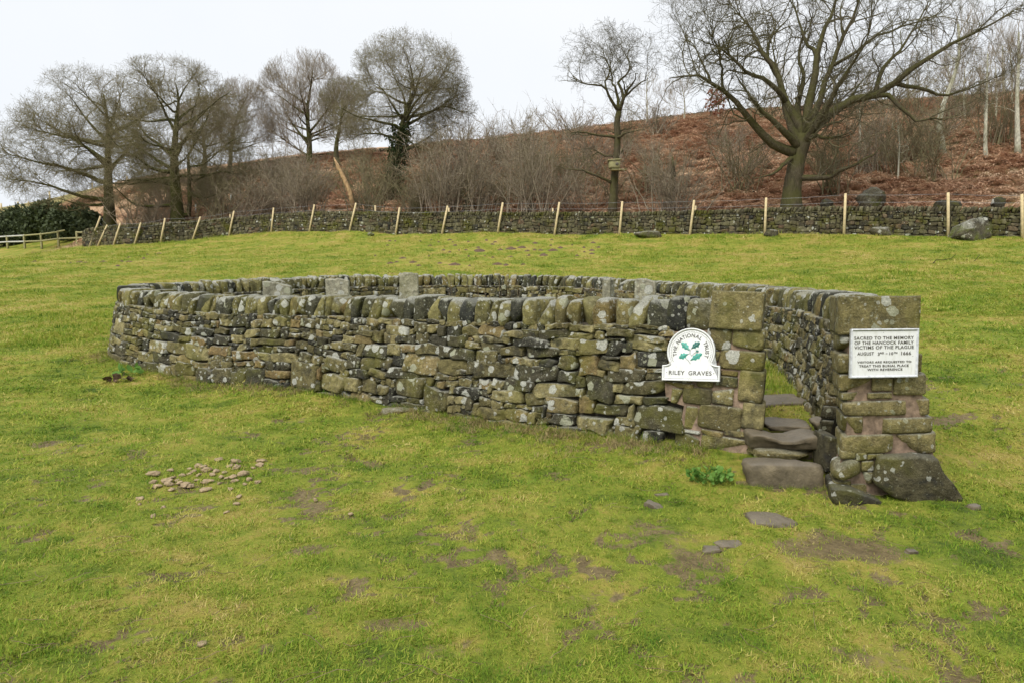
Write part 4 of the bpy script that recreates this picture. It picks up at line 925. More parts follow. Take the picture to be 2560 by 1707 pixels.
def rail(a, b, mat):
    d = b - a; L_ = np.linalg.norm(d[:2]); V, Q = rock((L_, .05, .12), 9, k=16, n=2, amp=0); V[:, 2] += V[:, 0] / L_ * d[2]; V = rot_z(V, math.atan2(d[1], d[0])) + (a + b) / 2 - np.array([0, .09, 0]); centered('rail', V, Q, None, None, mat, rf)
for i in range(len(RP) - 1):
    for f in (.93, .55):
        if i == 4 and f > .9: continue
        a = RP[i][0] * (1 - f) + RP[i][1] * f; b = RP[i + 1][0] * (1 - f) + RP[i + 1][1] * f; rail(a, b, M_RAILW if i < 2 else M_RAIL)
f = .95; a = RP[4][0] * (1 - f) + RP[4][1] * f; b = a + (RP[5][1] - RP[4][1]) * .38 + np.array([0, 0, .12]); rail(a, b, M_RAIL)
# pale posts of the distant fence on the stubble crest
for i, (u, tv, bv) in enumerate([(4, 510, 530), (46, 509, 524), (72, 512, 522), (126, 498, 521), (232, 473, 488), (319, 466, 476)]):
    y = 78.; b = unproj(u, bv, y); g = g1(b[0], y); t = g + (bv - tv) / 1707 * y; V, Q, T = tube(np.array([[b[0], y, g - .2], [b[0], y, (g + t) / 2], [b[0], y, t]]), .09, 6); o = add('crest_post', mesh_np('crest_post', V, Q, T), M_POST)
    tag(o, 'distant pale post on the far left crest, %s from the left' % ORD[i], 'post', 'posts on the far crest')

# ------------------------------------------------------------------ trees: limbs traced from the photo, crowns grown towards points spread through their volume
def resample(L, m):
    L = np.asarray(L, float)
    if len(L) > 2: L = spline(L, 6)
    d = np.concatenate([[0], np.cumsum(np.linalg.norm(np.diff(L, axis=0), axis=1))]); s = np.linspace(0, d[-1], m)
    return np.stack([np.interp(s, d, L[:, i]) for i in range(3)], 1), d[-1]
def unit(v): return v / (np.linalg.norm(v, axis=-1, keepdims=True) + 1e-9)
def inside(P, env):
    ok = np.zeros(P.shape[:-1], bool)
    for c, rad in env: ok |= ((((P - c) / rad) ** 2).sum(-1) < 1)
    return ok
def spawn(Pp, Rp, Lp, gap, tmin, r, ang, length, env, up, outw, wander, m, rk, ctr, rmax=9., nmax=None, lmin=.3):
    """side branches along parent branches: Pp (N,mp,3), Rp (N,mp), Lp (N,)"""
    N, mp = Pp.shape[:2]; cnt = np.maximum(1, r.poisson(np.maximum(Lp * (1 - tmin) / gap, .3))); pid = np.repeat(np.arange(N), cnt); t = tmin + (1 - tmin) * r.uniform(size=len(pid)) ** .8
    # one continuing shoot at each tip
    pid = np.concatenate([pid, np.arange(N)]); t = np.concatenate([t, np.full(N, .999)])
    f = t * (mp - 1); i = np.minimum(f.astype(int), mp - 2); w = (f - i)[:, None]; base = Pp[pid, i] * (1 - w) + Pp[pid, i + 1] * w; tan = unit(Pp[pid, i + 1] - Pp[pid, i]); rb = Rp[pid, i] * (1 - w[:, 0]) + Rp[pid, i + 1] * w[:, 0]
    perp = unit(np.cross(tan, r.normal(size=tan.shape))); a = r.normal(ang, .2, len(pid)); a[-N:] *= .35
    o = unit(base - ctr); d = unit(np.cos(a)[:, None] * tan + np.sin(a)[:, None] * perp + outw * o + np.array([0, 0, up]))
    L = r.uniform(.55, 1.15, len(pid)) * length * (1.1 - .35 * t)
    for fr in (1., .8, .6, .42, .28):       # shorten until the tip stays in the crown
        bad = ~inside(base + d * L[:, None] * .95, env); L = np.where(bad & (L > length * lmin), np.minimum(L, length * 1.1 * fr), L)
    out = inside(base + d * L[:, None] * .9, env) | (r.uniform(size=len(pid)) < .25); base, d, L, rb, o = base[out], d[out], L[out], rb[out], o[out]
    if nmax and len(L) > nmax: k = r.choice(len(L), nmax, False); base, d, L, rb, o = base[k], d[k], L[k], rb[k], o[k]
    C = np.zeros((len(L), m, 3)); C[:, 0] = base; cur = d.copy(); seg = (L / (m - 1))[:, None]; wn_ = r.normal(size=cur.shape) * wander
    for k in range(1, m):
        wn_ = .35 * wn_ + r.normal(size=cur.shape) * wander; cur = unit(cur + wn_ + o * outw * .25 + np.array([0, 0, up * .45])); C[:, k] = C[:, k - 1] + cur * seg
    r0 = np.minimum(np.minimum(rb * .75, rmax), L * rk + .003); Rr = r0[:, None] * np.linspace(1, .38, m)[None]
    return C, Rr, L
def branch_mesh(bag, C, Rr, k=3):
    m = C.shape[1]
    for j in range(m - 1):
        V, Q = prisms(C[:, j], C[:, j + 1], Rr[:, j], Rr[:, j + 1], k); bag.put(V, Q)
def ellipsoid(c, rad, n, r, shell=.4, zmin=None):
    v = r.normal(size=(n * 2, 3)); v /= np.linalg.norm(v, axis=1)[:, None]; q = r.uniform(size=(n * 2, 1)) ** shell; A = np.array(c) + v * q * np.array(rad)
    if zmin is not None: A = A[A[:, 2] > zmin]
    return A[:n]
z5 = lambda L: [(x / 2.735, 100 + y / 2.735) for x, y in L]; z6 = lambda L: [(800 + x / 2.735, 60 + y / 2.735) for x, y in L]; z7 = lambda L: [(1600 + x / 2.45, y / 2.45) for x, y in L]
def limb(px, y, dy0=0., dy1=0.): return [unproj(u, v, y + dy0 + (dy1 - dy0) * i / max(1, len(px) - 1)) for i, (u, v) in enumerate(px)]
def make_tree(name, label, limbs, crowns, R0, seed, step=.3, bark_m=None, twig_m=None, wander=.12, gaps=(.34, .26, .2), lens=(3.0, 1.35, .75), tw_r=.0085, up=.06, outw=.3, ang=.75, group=None, extra=2, limb_r=.42, cap=9000, sub=1, auto=0, tmin=.12, taper=.7, autot=(.3, .92), autoel=(.0, .95), fill=0, fz=-.45, **_):
    r = np.random.default_rng(seed); env = crowns; M = 12
    trunk, L0 = resample(limbs[0], 16); g = g1(trunk[0, 0], trunk[0, 1]); trunk[0, 2] = min(trunk[0, 2], g) - .15; ctr = np.array([trunk[:, 0].mean(), trunk[:, 1].mean(), env[0][0][2] - env[0][1][2] * .75])
    tr = R0 * (1 - taper * np.linspace(0, 1, 16) ** .9) * (1 + .28 * np.exp(-np.linspace(0, L0, 16) / .35)); tb = Bag()
    V, Q, T = tube(trunk, tr, 10); tb.put(V, Q, T); polys = [(trunk, tr, L0)]
    src = list(limbs[1:])
    for L in limbs[1:]:                      # unseen sides: the same limbs turned about the trunk
        for e in range(extra):
            P = np.asarray(L, float); a = r.choice([-1, 1]) * r.uniform(.9, 2.2); c, s_ = math.cos(a), math.sin(a); q = P - P[0]; q = np.stack([q[:, 0] * c - q[:, 1] * s_, q[:, 0] * s_ + q[:, 1] * c, q[:, 2]], 1) * r.uniform(.7, .95); src.append(list(P[0] + q))
    for e in range(auto):                    # further limbs all round the trunk
        t_ = r.uniform(*autot); f_ = t_ * 15; i_ = int(f_); b_ = trunk[i_] * (1 - f_ + i_) + trunk[min(i_ + 1, 15)] * (f_ - i_); az = e * 2.4 + r.uniform(-.4, .4); el = r.uniform(*autoel) * (.35 + .75 * t_); d_ = np.array([math.cos(az) * math.cos(el), math.sin(az) * math.cos(el), math.sin(el)]); ln_ = 6.5
        while ln_ > .8 and not inside((b_ + d_ * ln_)[None], env)[0]: ln_ -= .3
        k_ = np.linspace(0, 1, 6)[:, None]; src.append(list(b_ + d_ * ln_ * k_ * .8 + np.array([0, 0, 1.]) * (k_ ** 2) * ln_ * .06 + np.cumsum(r.normal(0, .04 + wander * .25, (6, 3)), 0) * k_))
    for L in src:
        P, ln = resample(L, M); best = None
        for A_, Ra, _l in polys:
            k = int(np.argmin(((A_ - P[0]) ** 2).sum(1))); dd = ((A_[k] - P[0]) ** 2).sum()
            if best is None or dd < best[0]: best = (dd, A_[k], Ra[k])
        P[0] = best[1]; r0 = min(best[2] * .8, R0 * limb_r * (.18 + .82 * min(1, ln / 6.5))); P[1:-1] += np.cumsum(r.normal(0, wander * .12, (M - 2, 3)), 0); Rr = r0 * (1 - np.linspace(0, 1, M) ** .8 * .92); Rr = np.maximum(Rr, .012)
        V, Q, T = tube(P, Rr, 7); tb.put(V, Q, T); polys.append((P, Rr, ln))
    PT, RT, LT = polys[0]; f = np.linspace(0, 15, M); Tm = np.stack([np.interp(f, np.arange(16), PT[:, i]) for i in range(3)], 1); Tr = np.interp(f, np.arange(16), RT)
    P1 = np.stack([p[0] for p in polys[1:]] or [Tm]); R1 = np.stack([p[1] for p in polys[1:]] or [Tr]); Ln1 = np.array([p[2] for p in polys[1:]] or [LT * .7])
    c0 = spawn(Tm[None], Tr[None], np.array([LT]), .5, .5, r, .9, lens[0] * .9, env, up, outw, wander, 8, .016, ctr, .06)
    c2 = spawn(P1, R1, Ln1, gaps[0], tmin, r, ang, lens[0], env, up, outw, wander, 8, .014, ctr, .055)
    if fill:            # reach out to points spread over the crown's surface so that its outline closes
        vols = np.array([e_[1].prod() ** (2 / 3) for e_ in env]); nn_ = (fill * vols / vols.sum()).astype(int); TG = []
        for e_, k_ in zip(env, nn_):
            v_ = unit(r.normal(size=(k_ * 3, 3))); v_ = v_[v_[:, 2] > fz][:k_]; TG.append(e_[0] + v_ * e_[1] * r.uniform(.72, .96, (len(v_), 1)))
        TG = np.concatenate(TG); TG = TG[TG[:, 2] > g + 1.2]; AP = P1.reshape(-1, 3); AR = R1.ravel(); AT = np.gradient(P1, axis=1).reshape(-1, 3); dd_ = np.linalg.norm(TG[:, None] - AP[None], axis=2); inn = np.linalg.norm(AP - ctr, axis=1)[None] * .25
        kk = (dd_ + inn + r.uniform(0, .5, dd_.shape)).argmin(1); S_ = AP[kk]; ln_ = np.linalg.norm(TG - S_, axis=1); md = S_ + unit(AT[kk]) * ln_[:, None] * .45 + unit(TG - S_) * ln_[:, None] * .15; tt = np.linspace(0, 1, 8)[None, :, None]
        Cc = (1 - tt) ** 2 * S_[:, None] + 2 * tt * (1 - tt) * md[:, None] + tt ** 2 * TG[:, None] + np.cumsum(r.normal(0, wander * .22, (len(TG), 8, 3)), 1) * np.sin(tt * 3.14) ** .7
        rr_ = np.minimum(np.minimum(AR[kk] * .75, .05), ln_ * .0125 + .005); c9 = (Cc, rr_[:, None] * np.linspace(1, .3, 8)[None], ln_); c2 = tuple(np.concatenate([a_, b_]) for a_, b_ in zip(c2, c9))
    c2 = tuple(np.concatenate([a_, b_]) for a_, b_ in zip(c0, c2))
    cb = Bag(); big = c2[1][:, 0] > .028
    branch_mesh(cb, c2[0], c2[1], 4)
    c3 = spawn(*c2, gaps[1], .1, r, ang, lens[1], env, up, outw, wander * 1.15, 5, .0125, ctr, .03); branch_mesh(cb, c3[0], c3[1])
    c4 = spawn(*c3, gaps[2], .1, r, ang * .95, lens[2], env, up, outw, wander * 1.3, 4, .01, ctr, .016, nmax=cap); c4 = (c4[0], np.maximum(c4[1], tw_r * .55), c4[2]); branch_mesh(cb, c4[0], c4[1])
    if sub:
        c5 = spawn(*c4, .35, .2, r, .7, lens[2] * .55, env, up, outw * .6, wander * 1.2, 3, .01, ctr, .009, nmax=int(cap * .9)); c5 = (c5[0], np.maximum(c5[1], tw_r * .42), c5[2]); branch_mesh(cb, c5[0], c5[1])
    t = thing(name, label, 'tree', group, loc=trunk[0]); put_child('trunk', tb.mesh('trunk', col_attr=False), bark_m, t); put_child('crown', cb.mesh('crown', col_attr=False), twig_m, t); return t
def crown_px(cx, cy, rx, ry, y, *_a, dep=.9, dy=0., **_k):
    c = unproj(cx, cy, y + dy); sx = rx / 1707 * y; sz = ry / 1707 * y; return (c, np.array([sx, min(sx, sz * 1.3) * dep, sz]))
TR = np.random.default_rng(77)
def base_y(u, v): return ground_hit(u, v, 20., 100.)[1]
# big oak on the right
y6 = 34.0
limbs = [limb(z7(L), y6, a, b) for L, a, b in [([(925,1275),(933,1150),(950,1050),(962,980),(988,900),(1012,830)],0,0), ([(985,1095),(1040,1082),(1150,1080),(1230,1020),(1290,990),(1380,940),(1470,905)],0,-2.2), ([(965,955),(890,915),(820,880),(720,790),(640,690),(590,620),(520,560),(440,500),(400,450),(300,440),(180,480)],0,-1.5),
     ([(440,500),(390,400),(360,300),(290,220),(230,130)],-1.,.5), ([(520,560),(500,440),(470,330),(440,240),(400,100)],-.7,-2), ([(995,880),(985,790),(925,680),(885,600),(860,500),(820,400),(750,300),(720,200),(650,110),(560,30)],0,2.), ([(860,510),(800,400),(770,300),(820,180),(900,60),(920,-60)],1,3.5), ([(885,600),(780,490),(660,440),(560,330),(470,280),(330,230)],.5,-2.5),
     ([(1012,830),(1020,740),(1050,600),(1080,480),(1095,320),(1130,200),(1180,100),(1210,-20),(1180,-200)],0,1.5), ([(1030,790),(1060,710),(1110,600),(1150,480),(1200,370),(1250,230),(1310,130),(1350,0),(1400,-160),(1460,-300)],0,-1.), ([(1210,385),(1330,330),(1430,240),(1540,200),(1640,150),(1760,110),(1850,60),(1960,-40)],-.5,-3), ([(1250,230),(1220,120),(1240,0),(1300,-180)],-.6,2),
     ([(1020,840),(1060,770),(1120,720),(1250,650),(1350,605),(1480,580),(1560,530),(1650,450),(1760,380),(1900,290),(2000,240),(2150,160),(2300,60)],0,-2.5), ([(1460,585),(1450,540),(1460,490),(1510,390),(1600,300),(1680,180),(1750,60),(1800,-60)],-1,.5), ([(1570,525),(1700,520),(1850,560),(1980,540),(2100,500),(2250,460)],-1.2,-.5), ([(1480,580),(1540,600),(1620,690),(1690,755),(1780,740),(1850,752),(1950,710)],-1,-2.6), ([(985,790),(960,640),(1000,480),(960,340),(990,220),(1060,80)],.3,3.2),
     ([(1095,320),(1030,260),(1000,160),(960,40),(900,-120)],.8,2.5), ([(940,960),(880,1010),(800,1060),(700,1090)],0,-1.5), ([(1000,870),(1080,820),(1200,825),(1310,800)],0,-2)]]
cr = [crown_px(*z7([(1180, 120)])[0], 455, 360, y6, 3300, TR, .5, .9, zmin_px=z7([(0, 800)])[0][1]), crown_px(*z7([(700, 300)])[0], 235, 160, y6, 700, TR, .6, .9), crown_px(*z7([(1800, 330)])[0], 220, 160, y6, 700, TR, .6, .9), crown_px(*z7([(1000, 1000)])[0], 150, 60, y6, 160, TR, .9, .8), crown_px(*z7([(1450, 900)])[0], 130, 60, y6, 130, TR, .9, .8), crown_px(*z7([(420, 700)])[0], 160, 70, y6, 200, TR, .9, .8)]
make_tree('oak_tree', 'huge spreading bare oak with thick mossy limbs behind the field wall on the right', limbs, cr, .46, 1, bark_m=M_BARK_OAK, twig_m=M_TWIG_OAK, wander=.3, gaps=(.5, .38, .28), lens=(2.7, 1.3, .6), tw_r=.0085, up=.1, outw=.14, ang=.8, extra=0, cap=16000, fill=200, fz=-.4, limb_r=.6, taper=.2, auto=5, autot=(.8, .99), autoel=(.5, 1.2))
# slim oak with the nest box
y5 = 40.0
limbs = [limb(z6(L), y5, a, b) for L, a, b in [([(2000,1275),(2008,1150),(2018,1000),(2030,880),(2035,760),(2030,680),(2045,600)],0,0), ([(2045,600),(1990,540),(1960,470),(1930,430),(1850,420),(1760,400),(1650,390)],0,-1.5), ([(1930,430),(1960,350),(1975,300),(1940,240),(1850,200),(1830,140)],-.3,1.5), ([(1975,300),(2010,230),(1990,150),(2010,70)],.5,.2), ([(2045,600),(2090,500),(2060,420),(2050,390),(2100,370),(2140,300),(2100,200),(2060,120)],0,1.2), ([(2090,500),(2150,440),(2220,390),(2230,330),(2240,250)],.2,-1), ([(2025,780),(1900,750),(1800,730),(1720,720),(1680,680)],0,-1.6), ([(2005,1090),(1900,1040),(1750,1010),(1600,980)],0,-1.4), ([(2035,740),(2120,720),(2180,700)],0,1), ([(2015,900),(1950,890),(1890,860),(1800,900)],0,.9)]]
cr = [crown_px(*z6([(1965, 270)])[0], 130, 100, y5, 800, TR, .5, .9), crown_px(*z6([(1790, 720)])[0], 55, 32, y5, 90, TR, .8, .8), crown_px(*z6([(1800, 930)])[0], 80, 34, y5, 150, TR, .8, .8), crown_px(*z6([(2150, 700)])[0], 36, 26, y5, 60, TR, .8, .8)]
oak5 = make_tree('oak_tree', 'slender twisting oak carrying a small timber nest box', limbs, cr, .25, 2, bark_m=M_BARK_OAK, twig_m=M_TWIG_OAK, wander=.3, gaps=(.5, .38, .28), lens=(1.7, 1.0, .55), tw_r=.009, up=.06, outw=.12, ang=.85, extra=1, fill=70, fz=-.3, cap=4200, limb_r=.62, taper=.35)
# domed sycamore with ivy
u, v = z6([(495, 1190)])[0]; y4 = 50.
limbs = [limb(z6(L), y4, a, b) for L, a, b in [([(485,1230),(495,1120),(515,980),(540,850),(560,700),(590,600),(640,500),(670,400),(700,300)],0,0), ([(548,650),(490,550),(430,450),(350,380)],0,-1.5), ([(560,700),(400,680),(250,640),(120,570)],0,-1.6), ([(585,610),(560,480),(520,400),(480,300)],0,1.2), ([(575,650),(750,600),(850,560),(950,600),(1020,600)],0,-1), ([(640,500),(760,450),(900,430),(980,420)],0,1.5), ([(560,760),(680,850),(740,870)],0,-1.2), ([(600,580),(640,420),(600,300),(620,200)],0,-1.8), ([(570,680),(660,520),(800,380),(860,300)],0,-1.5), ([(545,800),(420,760),(300,760),(200,800)],0,1.4)]]
cr = [crown_px(*z6([(610, 410)])[0], 152, 128, y4, 2600, TR, .42, .9, zmin_px=z6([(0, 690)])[0][1]), crown_px(*z6([(320, 650)])[0], 95, 62, y4, 350, TR, .7, .8), crown_px(*z6([(860, 590)])[0], 80, 50, y4, 240, TR, .7, .8), crown_px(*z6([(680, 830)])[0], 70, 55, y4, 140, TR, .8, .8)]
t4 = make_tree('domed_tree', 'tall domed bare tree with an ivy-clad leaning trunk', limbs, cr, .42, 3, bark_m=M_BARK_DARK, twig_m=M_TWIG_BR, wander=.2, gaps=(.8, .3, .2), lens=(2.4, 1.2, .65), tw_r=.0098, cap=17000, fill=430, fz=-.85, taper=.93, auto=14, extra=0, ang=1.08, outw=.17, up=.01, autoel=(-.2, .95))
# the two broad trees on the left
y2 = 50.
limbs = [limb(z5(L), y2, a, b) for L, a, b in [([(1215,1265),(1207,1100),(1195,950),(1190,800),(1200,650),(1210,520),(1220,400),(1200,300)],0,0), ([(1215,1235),(1285,1200),(1297,1080),(1290,900),(1280,800),(1330,700),(1400,560),(1450,420)],0,.9), ([(1205,1130),(1050,1140),(920,1130),(820,1050),(760,1000)],0,-2.2), ([(1195,910),(1050,880),(940,800),(850,750),(740,640)],0,-1.5), ([(1193,800),(1100,720),(1000,640),(900,500)],0,1.5), ([(1290,860),(1400,850),(1550,700),(1650,650)],.7,-1), ([(1200,1000),(1100,960),(980,970),(860,990)],0,2), ([(1292,980),(1420,930),(1530,900),(1620,920)],.8,2), ([(1200,640),(1120,500),(1060,380),(1020,280)],0,-1.6), ([(1330,700),(1300,560),(1330,420),(1360,320)],.7,-1.2), ([(1300,1060),(1400,1080),(1500,1040)],.8,-1.5)]]
cr = [crown_px(*z5([(1180, 600)])[0], 198, 166, y2, 3400, TR, .42, .9, zmin_px=z5([(0, 960)])[0][1]), crown_px(*z5([(1030, 960)])[0], 150, 88, y2, 420, TR, .8, .8), crown_px(*z5([(1460, 830)])[0], 110, 105, y2, 320, TR, .8, .8)]
make_tree('broad_tree', 'broad dense bare tree with twin mossy trunks and a low drooping limb', limbs, cr, .5, 4, bark_m=M_BARK_DARK, twig_m=M_TWIG_BR, wander=.2, gaps=(.8, .3, .2), lens=(2.4, 1.2, .65), tw_r=.0098, cap=17000, fill=430, fz=-.85, taper=.93, auto=14, extra=0, ang=1.08, outw=.17, up=.01, autoel=(-.2, .95))
y1 = 53.
limbs = [limb(z5(L), y1, a, b) for L, a, b in [([(752,1290),(747,1150),(740,1000),(740,850),(735,700),(740,600),(720,450),(700,350)],0,0), ([(740,1000),(600,930),(450,880),(300,850),(100,800),(20,790)],0,-1.5), ([(738,850),(600,740),(450,650),(300,560)],0,1.2), ([(745,1095),(560,1070),(400,1010),(200,960),(60,950)],0,-1.8), ([(736,700),(600,560),(500,420),(420,340)],0,-1.2), ([(740,900),(850,780),(930,640),(960,500)],0,1.6), ([(744,1120),(640,1130),(500,1120),(380,1090)],0,1.2), ([(738,620),(800,450),(840,330)],0,-1.4)]]
cr = [crown_px(*z5([(670, 640)])[0], 175, 160, y1, 2300, TR, .42, .9, zmin_px=z5([(0, 1000)])[0][1]), crown_px(*z5([(380, 790)])[0], 140, 140, y1, 1300, TR, .5, .9, zmin_px=z5([(0, 1090)])[0][1]), crown_px(*z5([(400, 1000)])[0], 145, 62, y1, 380, TR, .8, .8)]
make_tree('broad_tree', 'leftmost bare tree, its crown sweeping low towards the rail fence', limbs, cr, .46, 5, bark_m=M_BARK_DARK, twig_m=M_TWIG_BR, wander=.2, gaps=(.8, .3, .2), lens=(2.4, 1.2, .65), tw_r=.0098, cap=17000, fill=430, fz=-.85, taper=.93, auto=14, extra=0, ang=1.08, outw=.17, up=.01, autoel=(-.2, .95))
# paler trees on the crest
yc = 67.
def crest_tree(label, px, y, cxy, rxy, n, seed, R0=.3, tm=M_TWIG_GR, bm=M_BARK_DARK, extra=()):
    L = [limb(z5(px), y)] + [limb(z5(e), y, 0, d) for e, d in extra]; cx, cy = z5([cxy])[0]
    make_tree('crest_tree', label, L, [crown_px(cx, cy, rxy[0] / 2.735, rxy[1] / 2.735, y, n, TR, .45, .9)], R0, seed, bark_m=bm, twig_m=tm, wander=.12, gaps=(.4, .34, .26), lens=(2.8, 1.5, .8), tw_r=.0115, up=.15, outw=.2, ang=.8, cap=7000, limb_r=.5, fill=130, fz=-.6, taper=.88, auto=13, extra=0, group='trees on the crest of the bank')
crest_tree('pale rounded bare tree on the crest, left of the ivy-clad tree', [(2112, 930), (2115, 700), (2100, 500), (2120, 350), (2140, 200)], yc, (2090, 480), (330, 400), 2000, 11, .36, extra=[([(2113, 720), (1990, 560), (1930, 420)], 1.5), ([(2112, 640), (2230, 480), (2290, 350)], -1.5), ([(2112, 800), (1960, 700), (1850, 620)], -1)])
crest_tree('small pale crest tree half hidden between the two tallest crowns on the left', [(1570, 930), (1580, 760), (1600, 600), (1650, 450)], yc, (1660, 560), (215, 290), 700, 12, .25)
crest_tree('stout crest tree standing behind the twin-trunked tree', [(1390, 1010), (1395, 880), (1400, 760), (1380, 600)], 63., (1420, 640), (220, 240), 700, 13, .36)
crest_tree('purplish crest tree directly left of the ivy-clad tree', [(2300, 850), (2300, 720), (2330, 560), (2340, 420)], 64., (2350, 540), (190, 280), 800, 14, .28, tm=M_TWIG_BR)
# tall thin trees on the right-hand bank
def bank_tree(label, px, y, cxy, rxy, n, seed, R0, bm=M_BIRCH, tm=M_TWIG_GR):
    L = [limb(z7(px), y)]; cx, cy = z7([cxy])[0]
    make_tree('birch_tree', label, L, [crown_px(cx, cy, rxy[0] / 2.45, rxy[1] / 2.45, y, n, TR, .6, .9)], R0, seed, bark_m=bm, twig_m=tm, wander=.1, gaps=(.4, .4, .3), lens=(2.2, 1.1, .6), tw_r=.009, up=.3, outw=.1, ang=.6, cap=1500, auto=8, group='slender pale trees on the bracken bank')
def on_bank(x, v): return ground_hit(1600 + x / 2.45, v / 2.45, 32., 90.)[1]
bank_tree('forked pale tree behind the right end of the great oak', [(1855, 965), (1848, 860), (1832, 770), (1860, 640), (1920, 480), (1955, 340), (1950, 150)], on_bank(1855, 965), (1930, 280), (210, 330), 600, 21, .2)
bank_tree('slim white birch near the right edge with low side stems', [(2118, 980), (2115, 860), (2120, 700), (2125, 520), (2130, 330)], on_bank(2118, 980), (2125, 450), (120, 330), 380, 22, .12)
bank_tree('straight pale birch closest to the right edge of the bank', [(2315, 945), (2312, 800), (2310, 600), (2318, 400), (2320, 200)], on_bank(2315, 945), (2310, 330), (130, 380), 450, 23, .16)
bank_tree('grey thin tree far up the bank at the right edge', [(2235, 800), (2232, 650), (2225, 480), (2220, 280)], 62., (2230, 330), (120, 260), 350, 24, .13)
bank_tree('very thin sapling standing right of the great oak trunk', [(1345, 940), (1350, 800), (1345, 650), (1355, 520)], on_bank(1345, 940), (1340, 600), (90, 210), 160, 25, .07)
bank_tree('thin whitish sapling low on the bank between oak and boulder', [(1580, 1120), (1585, 1000), (1590, 880), (1580, 760)], on_bank(1580, 1120), (1585, 830), (70, 170), 110, 26, .05)
bank_tree('grey sapling leaning beside the forked pale tree', [(1930, 830), (1920, 700), (1900, 560), (1890, 420)], 60., (1890, 480), (80, 220), 180, 27, .09)
bank_tree('skyline sapling tuft left of the great oak', [(270, 740), (275, 660), (270, 600), (260, 540)], 66., (240, 600), (170, 120), 260, 28, .09)
bank_tree('skyline sapling tuft beside the slender oak', [(40, 770), (45, 660), (40, 560), (50, 450)], 66., (50, 600), (90, 180), 220, 29, .09)
for lab, px, y, c_, r_, n_, sd, R_ in [('upright pale sapling between the forked tree and the low-stemmed birch', [(1990, 900), (1992, 760), (1985, 600), (1990, 420)], 52., (1990, 500), (90, 300), 200, 121, .1),
    ('grey sapling right of the low-stemmed birch', [(2180, 920), (2178, 780), (2185, 600), (2180, 420)], 50., (2180, 520), (90, 300), 200, 122, .1), ('leaning grey sapling at the right edge of the skyline', [(2270, 880), (2275, 700), (2280, 500), (2265, 300)], 56., (2270, 420), (90, 300), 200, 123, .11),
    ('thin crest sapling above the oak right arm', [(1640, 690), (1645, 600), (1640, 500), (1650, 400)], 66., (1640, 500), (110, 190), 200, 124, .09), ('thin crest sapling behind the great oak fork', [(860, 720), (862, 640), (858, 560), (865, 470)], 66., (860, 560), (120, 160), 200, 125, .09),
    ('pale sapling at the far right margin of the bank', [(2400, 930), (2402, 760), (2398, 560), (2405, 340)], 50., (2400, 450), (100, 340), 200, 126, .12)]: bank_tree(lab, px, y, c_, r_, n_, sd, R_)
rus = np.random.default_rng(8)
bank_tree('small skyline tree still holding russet leaves', [(480, 720), (482, 650), (478, 600), (475, 560)], 65., (470, 610), (75, 95), 200, 30, .09)
lc = unproj(*z7([(465, 620)])[0], 65.); bg_ = Bag(); Pq = ellipsoid(lc, (1.1, .9, 1.3), 420, rus, .6)
d1 = rus.normal(size=(420, 3)) * .07; d2 = rus.normal(size=(420, 3)) * .07; V = np.stack([Pq - d1, Pq + d2, Pq + d1, Pq - d2], 1).reshape(-1, 3); bg_.put(V, np.arange(1680).reshape(-1, 4))
lt = [o for o in col.objects if o.get('label') == 'small skyline tree still holding russet leaves'][0]; put_child('leaves', bg_.mesh('leaves', False, False), M_OAKLEAF, lt)

# coppiced shrubs: many stems fanning from one stool
def shrub(name, label, u, v, y, w_px, h_px, n, seed, twig=M_TWIG_GR, lean=0., r0=.042, cat='shrub', group=None, g=None, bushy=1.0):
    r = np.random.default_rng(seed); b = unproj(u, v, y); b[2] = g1(b[0], b[1]) - .05; Wd = w_px / 1707 * y / 2; Hh = h_px / 1707 * y; st_b = Bag(); tw_b = Bag()
    for i in range(n):
        a = r.uniform(0, 6.28); q = math.sqrt(r.uniform()); tx, ty = Wd * q * math.cos(a) + lean * Hh, Wd * .8 * q * math.sin(a); hh = Hh * r.uniform(.55, 1.) * (1 - .25 * q); m = 9; f = np.linspace(0, 1, m)
        P = np.stack([b[0] + r.normal(0, .3 + Wd * .12) + tx * f ** r.uniform(.9, 1.5), b[1] + r.normal(0, .3) + ty * f ** 1.25, b[2] + hh * f], 1) + np.cumsum(r.normal(0, .09, (m, 3)), 0) * f[:, None]
        rad = r0 * r.uniform(.6, 1.3) * (1 - .82 * f); V, Q, T = tube(P, rad, 4, False); st_b.put(V, Q)
        k = int(11 * bushy); js = r.integers(2, m - 1, k); fr = r.uniform(0, 1, (k, 1)); p0 = P[js] * (1 - fr) + P[js + 1] * fr if m > js.max() + 1 else P[js]
        d = np.stack([r.normal(tx * .12, .6, k), r.normal(ty * .12, .6, k), r.uniform(.05, 1.1, k)], 1); d /= np.linalg.norm(d, axis=1)[:, None]; L = r.uniform(.4, 1.15, (k, 1)) * Hh / 5
        p1 = p0 + d * L * .5 + r.normal(0, .05, (k, 3)); p2 = p1 + (d + r.normal(0, .25, (k, 3))) * L * .5
        V, Q = prisms(p0, p1, .012, .009); tw_b.put(V, Q); V, Q = prisms(p1, p2, .009, .004); tw_b.put(V, Q)
        for _ in range(2):
            d3 = d + r.normal(0, .55, (k, 3)); V, Q = prisms(p1, p1 + d3 * L * .4, .008, .004); tw_b.put(V, Q)
    t = thing(name, label, cat, group, loc=b); put_child('stems', st_b.mesh('stems', True, False), twig, t)['kind'] = 'stuff'; put_child('twigs', tw_b.mesh('twigs', True, False), twig, t)['kind'] = 'stuff'; return t
SG = 'bare coppiced shrubs along the foot of the bank'
